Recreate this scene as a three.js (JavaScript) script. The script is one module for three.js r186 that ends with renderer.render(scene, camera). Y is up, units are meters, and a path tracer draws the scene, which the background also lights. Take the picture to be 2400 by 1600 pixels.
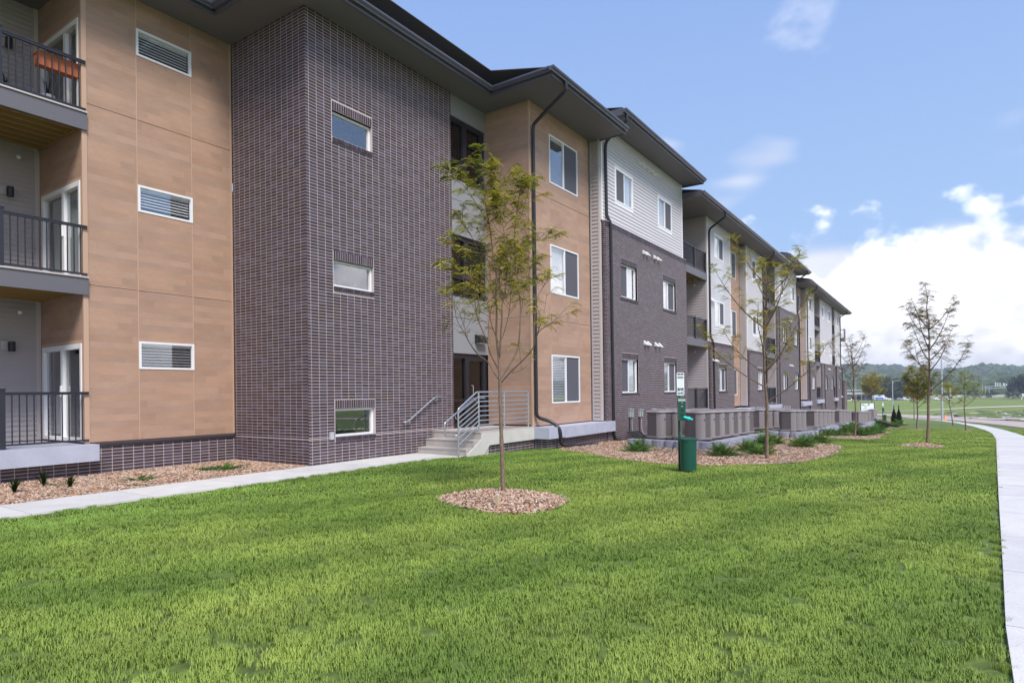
import * as THREE from 'three';
import { mergeGeometries } from 'three/addons/utils/BufferGeometryUtils.js';
import { TessellateModifier } from 'three/addons/modifiers/TessellateModifier.js';
import { createNoise2D, createNoise3D } from 'simplex-noise';

// ---------------------------------------------------------------- camera, sky, sun, exposure
const W = 1024, H = 682, EYE = 1.57;
const scene = new THREE.Scene();
const camera = new THREE.PerspectiveCamera(2 * Math.atan(341 / 629.14) * 180 / Math.PI, W / H, 0.1, 9000);
camera.rotation.order = 'YXZ';
camera.position.set(0, EYE, 0);
camera.rotation.set(0.00368, 0.59757, -0.01241);
camera.setViewOffset(W, H, 0, -47.4, W, H);          // a shift lens: the verticals stay upright
const renderer = new THREE.WebGLRenderer({ antialias: true });
renderer.setSize(W, H);
renderer.toneMapping = THREE.LinearToneMapping;
renderer.toneMappingExposure = 1.7;
renderer.shadowMap.enabled = true;
renderer.shadowMap.type = THREE.PCFSoftShadowMap;

function rngOf(seed) {
  let s = seed >>> 0;
  return () => { s = (s + 0x6d2b79f5) | 0; let t = Math.imul(s ^ (s >>> 15), 1 | s); t = (t + Math.imul(t ^ (t >>> 7), 61 | t)) ^ t; return ((t ^ (t >>> 14)) >>> 0) / 4294967296; };
}
const R = rngOf(7), rr = (a, b, f = R) => a + (b - a) * f();
const n2 = createNoise2D(rngOf(11)), n3 = createNoise3D(rngOf(12));
const clamp = THREE.MathUtils.clamp, lerp = THREE.MathUtils.lerp, sstep = THREE.MathUtils.smoothstep;
const fbm2 = (x, y, o) => { let s = 0, a = 0.5; for (let i = 0; i < o; i++) { s += a * n2(x, y); x = x * 2.03 + 7.1; y = y * 2.03 - 3.7; a *= 0.5; } return s; };
const fbm3 = (x, y, z, o) => { let s = 0, a = 0.5; for (let i = 0; i < o; i++) { s += a * n3(x, y, z); x = x * 2.03 + 5.2; y = y * 2.03 + 1.7; z = z * 2.03 - 9.1; a *= 0.5; } return s; };

// Sky: a blue gradient, a bank of cumulus all round the horizon, thin streaks and broken cloud higher up.
function makeSky() {
  const w = 4096, h = 2048, data = new Float32Array(w * h * 4);
  for (let j = h / 2; j < h; j++) {
    const el = ((j + 0.5) / h - 0.5) * Math.PI, y = Math.sin(el), c = Math.cos(el), deg = el * 57.29578;
    const k = Math.pow(clamp(deg / 48, 0, 1), 0.9);
    const b0 = lerp(0.29, 0.125, k), b1 = lerp(0.42, 0.21, k), b2 = lerp(0.61, 0.47, k);
    for (let i = 0; i < w; i++) {
      const az = ((i + 0.5) / w - 0.5) * 2 * Math.PI, x = Math.cos(az) * c, z = Math.sin(az) * c;
      let r = b0, g = b1, b = b2;
      // layer cloud (soft, grey white) and cumulus (crisp, white)
      if (deg < 62) {
        const soft = fbm3(x * 2.6 + 4, y * 8, z * 2.6, 3);
        const ls = sstep(soft + (13.5 - deg) * 0.055, 0.0, 0.55) * 0.85;
        const gl = 0.6 + 0.08 * fbm3(x * 5, y * 16, z * 5 + 3, 2);
        r = lerp(r, gl * 0.97, ls); g = lerp(g, gl * 0.98, ls); b = lerp(b, gl * 1.07, ls);
        if (deg < 30) {
          const big = fbm3(x * 3.2 - 7, y * 3.2, z * 3.2 + 2, 3), det = fbm3(x * 11, y * 15, z * 11, 5);
          const d = big * 0.6 + det * 0.6 + (12.4 - deg) * 0.14;
          const a = sstep(d, -0.02, 0.42);
          if (a > 0) {
            const shade = 0.98 - 0.3 * sstep(8.5 - deg + det * 6, -2, 7) + 0.16 * fbm3(x * 22, y * 30, z * 22, 3);
            r = lerp(r, shade * 0.975, a); g = lerp(g, shade * 0.98, a); b = lerp(b, shade * 1.05, a);
          }
        }
      }
      if (deg > 20) {   // wisps and, here and there, broken cloud
        const q = 1 / (y + 0.25), px = x * q, pz = z * q;
        const s = fbm2(px * 2.4 + pz * 0.8 + 3, pz * 2.4 - px * 0.6, 6), mk = fbm2(px * 0.9 + 20, pz * 0.9, 2);
        const a = sstep(s + mk * 0.5, 0.55, 1.1) * 0.6 * sstep(deg, 20, 30);
        r = lerp(r, 0.6, a); g = lerp(g, 0.62, a); b = lerp(b, 0.7, a);
      }
      const o = (j * w + i) * 4;
      data[o] = r; data[o + 1] = g; data[o + 2] = b; data[o + 3] = 1;
    }
  }
  for (let j = 0; j < h / 2; j++) for (let i = 0; i < w; i++) { const o = (j * w + i) * 4; data[o] = 0.3; data[o + 1] = 0.33; data[o + 2] = 0.3; data[o + 3] = 1; }
  const t = new THREE.DataTexture(data, w, h, THREE.RGBAFormat, THREE.FloatType);
  t.mapping = THREE.EquirectangularReflectionMapping; t.magFilter = THREE.LinearFilter; t.minFilter = THREE.LinearFilter; t.wrapS = THREE.RepeatWrapping; t.needsUpdate = true;
  return t;
}
const sky = makeSky();
scene.background = sky; scene.environment = sky;
scene.backgroundIntensity = 1.0; scene.environmentIntensity = 1.0;
const sun = new THREE.DirectionalLight(new THREE.Color(1.0, 0.955, 0.88), 2.7);
sun.position.set(42, 62, 6); sun.target.position.set(0, 0, -20); sun.castShadow = true;
sun.shadow.radius = 42; sun.shadow.mapSize.set(2048, 2048);
Object.assign(sun.shadow.camera, { left: -70, right: 70, top: 70, bottom: -70, near: 1, far: 220 });
scene.add(sun, sun.target);
scene.fog = new THREE.FogExp2(new THREE.Color(0.72, 0.8, 0.95), 0.00033);

// ---------------------------------------------------------------- helpers
const unindex = THREE.BufferGeometry.prototype.toNonIndexed;
THREE.BufferGeometry.prototype.toNonIndexed = function () { return this.index ? unindex.call(this) : this; };
const names = {};
const numbered = (n) => { const k = names[n] = (names[n] ?? -1) + 1; return k ? n + '_' + String(k).padStart(3, '0') : n; };
function tag(o, label, category, group, kind) { if (label) o.userData.label = label; if (category) o.userData.category = category; if (group) o.userData.group = group; if (kind) o.userData.kind = kind; return o; }
// a thing: a Group at its base. With world = true its parts are written in world coordinates.
function thing(name, label, category, pos, turn = 0, group, world = false) {
  const o = new THREE.Group(); o.name = numbered(name); o.position.set(...pos); o.rotation.y = turn; scene.add(o);
  o.org = world ? new THREE.Vector3(...pos) : new THREE.Vector3();
  return tag(o, label, category, group);
}
const clean = (g) => { const q = g.index ? g.toNonIndexed() : g; for (const k of Object.keys(q.attributes)) if (!['position', 'normal', 'uv', 'color'].includes(k)) q.deleteAttribute(k); return q; };
const merge = (a) => (Array.isArray(a) ? (a.length > 1 ? mergeGeometries(a.map(clean)) : clean(a[0])) : clean(a));
function shadowed(o) { o.castShadow = true; o.receiveShadow = true; return o; }
function part(name, geos, mat, parent) {
  const g = merge(geos); g.computeBoundingBox();
  const b = g.boundingBox, c = new THREE.Vector3((b.min.x + b.max.x) / 2, b.min.y, (b.min.z + b.max.z) / 2);
  g.translate(-c.x, -c.y, -c.z);
  const m = shadowed(new THREE.Mesh(g, mat)); m.org = c;
  if (parent === scene || !parent) { m.name = numbered(name); m.position.copy(c); scene.add(m); } else { m.name = name; m.position.copy(c).sub(parent.org); parent.add(m); }
  return m;
}
function group(name, parent, at) { const o = new THREE.Group(); o.name = name; o.org = new THREE.Vector3(...at); o.position.copy(o.org).sub(parent.org); parent.add(o); return o; }
// box with uv in metres
function box(x0, x1, y0, y1, z0, z1) {
  const g = new THREE.BoxGeometry(Math.abs(x1 - x0), Math.abs(y1 - y0), Math.abs(z1 - z0)).toNonIndexed();
  g.translate((x0 + x1) / 2, (y0 + y1) / 2, (z0 + z1) / 2);
  return metreUV(g);
}
function metreUV(g, ou = 0, ov = 0) {
  const p = g.attributes.position, n = g.attributes.normal, uv = new Float32Array(p.count * 2);
  for (let i = 0; i < p.count; i++) {
    const nx = Math.abs(n.getX(i)), ny = Math.abs(n.getY(i)), nz = Math.abs(n.getZ(i));
    const [u, v] = ny > nx && ny > nz ? [p.getX(i), p.getZ(i)] : nx > nz ? [-p.getZ(i), p.getY(i)] : [p.getX(i), p.getY(i)];
    uv[2 * i] = u + ou; uv[2 * i + 1] = v + ov;
  }
  g.setAttribute('uv', new THREE.BufferAttribute(uv, 2)); return g;
}
// wall frames: u along the wall, v up, d outwards. PX faces +x (u = -z), PZ faces +z (u = x).
const PX = (plane) => ({ x: plane, k: 'x', m: new THREE.Matrix4().set(0, 0, 1, plane, 0, 1, 0, 0, -1, 0, 0, 0, 0, 0, 0, 1) });
const PZ = (plane) => ({ z: plane, k: 'z', m: new THREE.Matrix4().set(1, 0, 0, 0, 0, 1, 0, 0, 0, 0, 1, plane, 0, 0, 0, 1) });
function wbox(w, u0, u1, v0, v1, d0, d1, ou = 0, ov = 0) {
  const g = new THREE.BoxGeometry(u1 - u0, v1 - v0, d1 - d0).toNonIndexed();
  g.translate((u0 + u1) / 2, (v0 + v1) / 2, (d0 + d1) / 2); g.applyMatrix4(w.m); return metreUV(g, ou, ov);
}
// closed outline [[d, v], ...] (counter-clockwise seen from +u looking back) swept along u
function prism(w, outline, u0, u1) {
  const s = new THREE.Shape(outline.map(([d, v]) => new THREE.Vector2(d, v)));
  const g = new THREE.ExtrudeGeometry(s, { depth: u1 - u0, bevelEnabled: false }).toNonIndexed();
  // extrude: x = d, y = v, z = 0..depth  ->  u = u1 - z keeps it right handed
  g.applyMatrix4(new THREE.Matrix4().set(0, 0, -1, u1, 0, 1, 0, 0, 1, 0, 0, 0, 0, 0, 0, 1));
  g.applyMatrix4(w.m); return metreUV(g);
}
const V = (x, y, z) => new THREE.Vector3(x, y, z);
// a tapered tube through points; r is a number or one radius per point
function tube(pts, r, sides = 8, cap = true) {
  const P = pts.map((p) => (p.isVector3 ? p : V(...p))), n = P.length, rad = (i) => (Array.isArray(r) ? r[i] : r);
  const pos = [], nor = [], uv = []; let t0 = P[1].clone().sub(P[0]).normalize();
  let up = Math.abs(t0.y) < 0.9 ? V(0, 1, 0) : V(1, 0, 0), a = V(0, 0, 0).crossVectors(up, t0).normalize(), rings = [], len = 0;
  for (let i = 0; i < n; i++) {
    const t = (i === 0 ? P[1].clone().sub(P[0]) : i === n - 1 ? P[i].clone().sub(P[i - 1]) : P[i + 1].clone().sub(P[i]).normalize().add(P[i].clone().sub(P[i - 1]).normalize())).normalize();
    a.addScaledVector(t, -a.dot(t)).normalize(); const b = V(0, 0, 0).crossVectors(t, a);
    if (i) len += P[i].distanceTo(P[i - 1]);
    const ring = []; for (let k = 0; k <= sides; k++) { const q = (k / sides) * 2 * Math.PI, d = a.clone().multiplyScalar(Math.cos(q)).addScaledVector(b, Math.sin(q)); ring.push([P[i].clone().addScaledVector(d, rad(i)), d, k / sides, len]); }
    rings.push(ring);
  }
  const put = (v) => { pos.push(v[0].x, v[0].y, v[0].z); nor.push(v[1].x, v[1].y, v[1].z); uv.push(v[2] * 0.3, v[3]); };
  for (let i = 0; i + 1 < n; i++) for (let k = 0; k < sides; k++) { const A = rings[i][k], Bq = rings[i][k + 1], C = rings[i + 1][k + 1], D = rings[i + 1][k]; put(A); put(Bq); put(C); put(A); put(C); put(D); }
  if (cap) for (const [i, s] of [[0, -1], [n - 1, 1]]) {
    const t = (i ? P[i].clone().sub(P[i - 1]) : P[1].clone().sub(P[0])).normalize().multiplyScalar(s), c = [P[i], t, 0.5, len];
    for (let k = 0; k < sides; k++) { const A = [rings[i][k][0], t, 0, len], Bq = [rings[i][k + 1][0], t, 0, len]; put(c); if (s < 0) { put(Bq); put(A); } else { put(A); put(Bq); } }
  }
  const g = new THREE.BufferGeometry();
  g.setAttribute('position', new THREE.Float32BufferAttribute(pos, 3)); g.setAttribute('normal', new THREE.Float32BufferAttribute(nor, 3)); g.setAttribute('uv', new THREE.Float32BufferAttribute(uv, 2));
  return g;
}
// rounded path: corners of a polyline replaced by short arcs
function rounded(pts, rad, k = 4) {
  const P = pts.map((p) => V(...p)), out = [P[0]];
  for (let i = 1; i + 1 < P.length; i++) {
    const a = P[i - 1].clone().sub(P[i]), b = P[i + 1].clone().sub(P[i]), q = Math.min(rad, a.length() * 0.45, b.length() * 0.45);
    const s = P[i].clone().addScaledVector(a.normalize(), q), e = P[i].clone().addScaledVector(b.normalize(), q);
    for (let j = 0; j <= k; j++) { const t = j / k; out.push(s.clone().multiplyScalar((1 - t) * (1 - t)).addScaledVector(P[i], 2 * t * (1 - t)).addScaledVector(e, t * t)); }
  }
  out.push(P[P.length - 1]); return out;
}
const lin = (r, g, b) => new THREE.Color().setRGB(r, g, b);
const mat = (c, rough = 0.8, o = {}) => new THREE.MeshStandardMaterial({ color: lin(...c), roughness: rough, metalness: 0, ...o });
function canvasTex(w, h, draw, srgb = true) {
  const c = document.createElement('canvas'); c.width = w; c.height = h; draw(c.getContext('2d'), w, h);
  const t = new THREE.CanvasTexture(c); t.wrapS = t.wrapT = THREE.RepeatWrapping; if (srgb) t.colorSpace = THREE.SRGBColorSpace; return t;
}
// a tiling colour map from f(u, v) -> [r, g, b] linear 0..1
function fieldTex(n, f, srgb = true, m = n) {
  const d = new Uint8Array(n * m * 4), enc = (c) => { c = clamp(c, 0, 1); return srgb ? (c <= 0.0031308 ? 12.92 * c : 1.055 * Math.pow(c, 1 / 2.4) - 0.055) * 255 : c * 255; };
  for (let j = 0; j < m; j++) for (let i = 0; i < n; i++) { const v = f(i / n, j / m), o = (j * n + i) * 4; d[o] = enc(v[0]); d[o + 1] = enc(v[1]); d[o + 2] = enc(v[2]); d[o + 3] = 255; }
  const t = new THREE.DataTexture(d, n, m, THREE.RGBAFormat); t.wrapS = t.wrapT = THREE.RepeatWrapping; t.magFilter = THREE.LinearFilter; t.minFilter = THREE.LinearMipmapLinearFilter; if (srgb) t.colorSpace = THREE.SRGBColorSpace; t.needsUpdate = true; return t;
}
const size = (t, u, v) => { t.repeat.set(1 / u, 1 / v); return t; };
// tiling noise on the torus
const tn = (u, v, k, s = 0) => { const a = u * 2 * Math.PI, b = v * 2 * Math.PI, q = k / (2 * Math.PI); return n3(Math.cos(a) * q + s, Math.sin(a) * q + Math.cos(b) * q * 1.01, Math.sin(b) * q - s); };
const tf = (u, v, k, o, s = 0) => { let r = 0, a = 0.5; for (let i = 0; i < o; i++) { r += a * tn(u, v, k, s + i * 3.3); k *= 2; a *= 0.5; } return r; };

// ground height: the pad along the building falls slowly, the lawn beyond it faster
const PB = [[-11, 0], [-84, -1.64], [-130, -3.6], [-200, -4.9], [-500, -7], [-3000, -9], [-9000, -9]], PL = [[-11, 0], [-22, -0.26], [-60, -1.85], [-100, -3.2], [-200, -4.9], [-500, -7], [-3000, -9], [-9000, -9]];
const pw = (P, z) => { if (z >= P[0][0]) return P[0][1]; for (let i = 0; i + 1 < P.length; i++) if (z >= P[i + 1][0]) return P[i][1] + ((P[i + 1][1] - P[i][1]) * (z - P[i][0])) / (P[i + 1][0] - P[i][0]); return P[P.length - 1][1]; };
const gy = (x, z) => lerp(pw(PB, z), pw(PL, z), sstep(x, -8, -2.5));
const inside = (poly, x, z) => { let c = false; for (let i = 0, j = poly.length - 1; i < poly.length; j = i++) { const [xi, zi] = poly[i], [xj, zj] = poly[j]; if ((zi > z) !== (zj > z) && x < ((xj - xi) * (z - zi)) / (zj - zi) + xi) c = !c; } return c; };
const edgeDist = (poly, x, z) => { let best = 1e9; for (let i = 0, j = poly.length - 1; i < poly.length; j = i++) { const [ax, az] = poly[j], [bx, bz] = poly[i], dx = bx - ax, dz = bz - az, t = clamp(((x - ax) * dx + (z - az) * dz) / (dx * dx + dz * dz + 1e-12), 0, 1); best = Math.min(best, Math.hypot(x - ax - t * dx, z - az - t * dz)); } return best; };
function curve(pts, n, closed = true) { const c = new THREE.CatmullRomCurve3(pts.map(([x, z]) => V(x, 0, z)), closed, 'centripetal'); return c.getPoints(n).slice(0, closed ? -1 : undefined).map((p) => [p.x, p.z]); }
// a sheet over the ground in the outline of a polygon
function drape(poly, off, step = 0.6, f = () => 0) {
  let g = new THREE.ShapeGeometry(new THREE.Shape(poly.map(([x, z]) => new THREE.Vector2(x, -z)))).toNonIndexed();
  g = new TessellateModifier(step, 12).modify(g); if (g.index) g = g.toNonIndexed();
  const p = g.attributes.position, q = [], uv = [];
  for (let i = 0; i < p.count; i++) { const x = p.getX(i), z = -p.getY(i); q.push(x, gy(x, z) + off + f(x, z), z); uv.push(x, z); }
  const r = new THREE.BufferGeometry(); r.setAttribute('position', new THREE.Float32BufferAttribute(q, 3)); r.setAttribute('uv', new THREE.Float32BufferAttribute(uv, 2)); r.computeVertexNormals(); return r;
}
// ---------------------------------------------------------------- materials
const woodTex = fieldTex(1024, (u, v) => {
  const pl = Math.floor(v * 18), fv = v * 18 - pl, h1 = Math.abs(Math.sin(pl * 12.9898 + 1.3) * 43758.5) % 1, h2 = Math.abs(Math.sin(pl * 78.233 + 4.1) * 24634.6) % 1;
  const seam = Math.floor(u * 2 + h2), h3 = Math.abs(Math.sin((pl * 7 + (seam % 2)) * 3.77) * 9631.7) % 1;
  const gr = tf(u, v, 3, 2, pl * 3.1), fine = n2(u * 14 + h1 * 50, v * 420) * 0.5 + n2(u * 30 + h2 * 40, v * 900) * 0.35;
  let k = 0.88 + 0.16 * h3 + 0.12 * gr + 0.13 * fine + 0.05 * n2(u * 9 + h1 * 20, v * 150); if (fv < 0.05) k *= 0.93;
  const warm = 0.5 + 0.5 * n2(pl * 5.3, seam * 3.1);
  return [0.43 * k, (0.262 + 0.018 * warm) * k, (0.178 + 0.03 * warm) * k];
});
const woodMat = new THREE.MeshStandardMaterial({ map: size(woodTex, 2.5, 2.4), roughness: 0.62 });
const woodTrim = mat([0.52, 0.345, 0.245], 0.55), woodGap = mat([0.07, 0.045, 0.03], 0.8);
const brickTones = [[0.046, 0.029, 0.037], [0.056, 0.039, 0.052], [0.066, 0.049, 0.067], [0.053, 0.031, 0.037], [0.075, 0.058, 0.08], [0.058, 0.034, 0.036]];
const brickBump = fieldTex(256, (u, v) => { const k = 0.5 + 0.3 * tf(u, v, 12, 3) + 0.25 * n2(u * 6, v * 90); return [k, k, k]; }, false);
size(brickBump, 0.4, 0.2);
const brickMats = brickTones.map((c) => mat(c, 0.52, { bumpMap: brickBump, bumpScale: 0.0012 }));
const brickWhite = new THREE.MeshStandardMaterial({ color: 0xffffff, roughness: 0.52, bumpMap: brickBump, bumpScale: 0.0012 });
const mortarMat = mat([0.56, 0.47, 0.47], 0.95);
const sidingBeige = mat([0.43, 0.385, 0.39], 0.6), sidingWhite = mat([0.6, 0.575, 0.6], 0.55), trimBeige = mat([0.52, 0.47, 0.46], 0.55), trimWhite = mat([0.8, 0.795, 0.815], 0.5);
const greyPanel = mat([0.27, 0.27, 0.29], 0.5), paleGrey = mat([0.45, 0.46, 0.5], 0.5);
const soffitMat = mat([0.15, 0.142, 0.155], 0.65), fasciaMat = mat([0.085, 0.082, 0.1], 0.4), gutterMat = mat([0.1, 0.098, 0.13], 0.25, { metalness: 0.25 });
const shingleMat = mat([0.085, 0.08, 0.078], 0.95), bronze = mat([0.028, 0.026, 0.033], 0.35, { metalness: 0.2 }), railMat = mat([0.03, 0.03, 0.042], 0.4, { metalness: 0.2 });
const fasciaGrey = mat([0.135, 0.13, 0.15], 0.55), joistMat = mat([0.34, 0.2, 0.06], 0.8), deckMat = mat([0.2, 0.12, 0.045], 0.85);
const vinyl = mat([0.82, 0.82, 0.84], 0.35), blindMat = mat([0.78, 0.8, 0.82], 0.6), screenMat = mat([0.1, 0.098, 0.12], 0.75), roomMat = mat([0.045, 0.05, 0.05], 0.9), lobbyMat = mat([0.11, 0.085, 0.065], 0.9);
const blueBlind = mat([0.27, 0.3, 0.37], 0.6);
const glass = new THREE.MeshPhysicalMaterial({ color: 0xffffff, roughness: 0.02, metalness: 0, transmission: 1, thickness: 0, ior: 2.3 });
const darkGlass = new THREE.MeshPhysicalMaterial({ color: 0xcfc6bd, roughness: 0.03, metalness: 0, transmission: 1, thickness: 0, ior: 1.6 });
const concTex = fieldTex(512, (u, v) => { const k = 1 + 0.13 * tf(u, v, 4, 4) + 0.07 * tf(u, v, 60, 2, 4) - 0.1 * Math.max(0, tf(u, v, 9, 3, 9) - 0.25); return [0.6 * k, 0.58 * k, 0.56 * k]; });
const concBump = fieldTex(256, (u, v) => { const k = 0.5 + 0.4 * tf(u, v, 40, 2); return [k, k, k]; }, false); size(concBump, 0.7, 0.7);
const concrete = new THREE.MeshStandardMaterial({ map: size(concTex, 2.6, 2.6), roughness: 0.9, bumpMap: concBump, bumpScale: 0.003 });
const slabPaint = new THREE.MeshStandardMaterial({ map: size(concTex.clone(), 3.1, 3.1), color: lin(0.72, 0.77, 0.96), roughness: 0.8, bumpMap: concBump, bumpScale: 0.002 });
const stepConc = new THREE.MeshStandardMaterial({ map: size(concTex.clone(), 1.7, 1.7), color: lin(0.72, 0.68, 0.66), roughness: 0.9, bumpMap: concBump, bumpScale: 0.004 });
const galv = mat([0.5, 0.53, 0.57], 0.36, { metalness: 0.75 });
const white = mat([0.82, 0.82, 0.82], 0.5), black = mat([0.018, 0.018, 0.02], 0.5);

// ---------------------------------------------------------------- the apartment building
const bld = thing('apartment_building', 'long three-storey apartment building with wood-look, dark brick and white siding fronts', 'apartment building', [-12, 0, -40], 0, null, true);
const BH = 0.0677, BL = 0.2032, MJ = 0.0115;
const brickGeo = {};
const brickBox = (l, h, d) => { const k = l.toFixed(4) + h.toFixed(4) + d.toFixed(3); if (!brickGeo[k]) { const g = new THREE.BoxGeometry(l, h, d).toNonIndexed(); brickGeo[k] = metreUV(g); } return brickGeo[k]; };
const allBricks = [];   // every brick of the near walls, sorted out at the end
const camP = camera.position;
// one wall of bricks with real joints. holes [u0,u1,v0,v1]; bond 'stack' or 'run'
function brickWall(w, u0, u1, v0, v1, holes = [], bond = 'stack', o = {}) {
  const g = group('brick_wall', bld, [w.k === 'x' ? w.x : (u0 + u1) / 2, v0, w.k === 'x' ? -(u0 + u1) / 2 : w.z]);
  // mortar behind the faces, in pieces round the holes
  const back = [], us = [...new Set([u0, u1, ...holes.flatMap((h) => [h[0], h[1]])])].sort((a, b) => a - b);
  for (let i = 0; i + 1 < us.length; i++) {
    const m = (us[i] + us[i + 1]) / 2, hs = holes.filter((h) => h[0] < m && h[1] > m).sort((a, b) => a[2] - b[2]); let v = v0;
    const p = us[i] + (i ? 0 : 0.008), q = us[i + 1] - (i + 2 < us.length ? 0 : 0.008);
    for (const h of hs) { const lo = h[4] ?? h[2], hi = h[5] ?? h[3]; if (lo > v) back.push(wbox(w, p, q, v, lo, -0.1, -0.0022)); v = Math.max(v, hi); }
    if (v1 > v) back.push(wbox(w, p, q, v, v1, -0.1, -0.0022));
  }
  part('mortar', back, mortarMat, g);
  const put = (uc, vc, l, h, dd = 0, dep = 0.03) => allBricks.push({ g, w, uc, vc, l, h, d: dd + (rr(-1, 1) * 0.0008), dep });
  const rows = Math.round((v1 - v0) / BH), bh = (v1 - v0) / rows;
  for (let r = 0; r < rows; r++) {
    const vc = v0 + (r + 0.5) * bh; if (o.skip && o.skip(vc)) continue;
    let a = u0 + (bond === 'stack' ? (o.first ?? 0) : (r % 2 ? BL / 2 : 0)) - BL;
    for (; a < u1; a += BL) {
      let s = Math.max(a, u0), e = Math.min(a + BL, u1); if (e - s < 0.025) continue;
      let segs = [[s, e]];
      for (const h of holes) if (vc > h[2] - bh * 0.3 && vc < h[3] + bh * 0.3) segs = segs.flatMap(([p, q]) => (q <= h[0] || p >= h[1] ? [[p, q]] : [[p, Math.min(q, h[0])], [Math.max(p, h[1]), q]].filter((t) => t[1] - t[0] > 0.02)));
      for (const [p, q] of segs) put((p + q) / 2, vc, q - p - MJ, bh - MJ);
    }
  }
  g.put = put; return g;
}
// a band of bricks on end (lintels, sills, belt)
function soldiers(g, u0, u1, v0, v1, d = 0.002, dep = 0.03) { const n = Math.max(1, Math.round((u1 - u0) / 0.0677)), s = (u1 - u0) / n; for (let i = 0; i < n; i++) g.put(u0 + (i + 0.5) * s, (v0 + v1) / 2, s - MJ, v1 - v0 - MJ, d, dep); }

// lap siding: one board per course, cut round the holes
const sidings = [];
function siding(w, u0, u1, v0, v1, pitch, m, holes = [], trim = null) {
  const g = group('siding_wall', bld, [w.k === 'x' ? w.x : (u0 + u1) / 2, v0, w.k === 'x' ? -(u0 + u1) / 2 : w.z]);
  const n = Math.round((v1 - v0) / pitch), p = (v1 - v0) / n;
  for (let r = 0; r < n; r++) {
    const a = v0 + r * p, b = a + p, mid = (a + b) / 2; let segs = [[u0, u1]];
    for (const h of holes) if (mid > h[2] && mid < h[3]) segs = segs.flatMap(([s, e]) => (e <= h[0] || s >= h[1] ? [[s, e]] : [[s, h[0]], [h[1], e]].filter((t) => t[1] - t[0] > 0.03)));
    for (const [s, e] of segs) part('siding_board', prism(w, [[-0.02, a + 0.004], [0.012, a + 0.004], [0.013, a - 0.004], [0.021, a - 0.004], [0.022, a + 0.01], [0.003, b - 0.001], [-0.02, b - 0.001]], s, e), m, g);
  }
  if (trim) { for (const [s, e] of trim) part('corner_trim', wbox(w, s, e, v0, v1, -0.02, 0.024), m === sidingWhite ? trimWhite : trimBeige, g); }
  return g;
}
// wood-look panels between columns us and rows vs
function woodWall(w, us, vs, holes = [], sideTrim = true) {
  const g = group('wood_cladding', bld, [w.k === 'x' ? w.x : (us[0] + us[us.length - 1]) / 2, vs[0], w.k === 'x' ? -(us[0] + us[us.length - 1]) / 2 : w.z]);
  const gap = 0.011; part('backing', backing(w, us[0], us[us.length - 1], vs[0], vs[vs.length - 1], holes, -0.06, -0.012), woodGap, g);
  for (let i = 0; i + 1 < us.length; i++) for (let j = 0; j + 1 < vs.length; j++) {
    const a = us[i] + (i ? gap : 0), b = us[i + 1] - (i + 2 < us.length ? gap : 0), c = vs[j] + (j ? 0.006 : 0), d = vs[j + 1] - (j + 2 < vs.length ? 0.02 : 0);
    const ou = rr(0, 2.5), ov = Math.round(rr(0, 17)) * 0.1333;
    const pieces = cut([[a, b, c, d]], holes);
    part('panel', pieces.map((q) => wbox(w, q[0], q[1], q[2], q[3], -0.012, 0, ou, ov)), woodMat, g);
    if (j + 2 < vs.length) part('joint_flashing', prism(w, [[-0.012, d + 0.013], [0.004, d + 0.013], [-0.004, d + 0.026], [-0.012, d + 0.026]], a, b), woodTrim, g);
  }
  for (let i = 1; i + 1 < us.length; i++) { const q = cut([[us[i] - gap + 0.001, us[i] + gap - 0.001, vs[0], vs[vs.length - 1]]], holes); part('joint_trim', q.map((t) => wbox(w, t[0], t[1], t[2], t[3], -0.012, -0.003)), woodTrim, g); }
  return g;
}
function cut(rects, holes) {   // rectangles minus rectangles
  for (const h of holes) rects = rects.flatMap((q) => {
    if (h[0] >= q[1] - 1e-4 || h[1] <= q[0] + 1e-4 || h[2] >= q[3] - 1e-4 || h[3] <= q[2] + 1e-4) return [q];
    const out = [], a = Math.max(q[0], h[0]), b = Math.min(q[1], h[1]), c = Math.max(q[2], h[2]), d = Math.min(q[3], h[3]);
    if (a - q[0] > 1e-3) out.push([q[0], a, q[2], q[3]]); if (q[1] - b > 1e-3) out.push([b, q[1], q[2], q[3]]);
    if (c - q[2] > 1e-3) out.push([a, b, q[2], c]); if (q[3] - d > 1e-3) out.push([a, b, d, q[3]]);
    return out;
  });
  return rects;
}
const backing = (w, u0, u1, v0, v1, holes, d0, d1) => cut([[u0, u1, v0, v1]], holes).map((q) => wbox(w, q[0], q[1], q[2], q[3], d0, d1));

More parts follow.
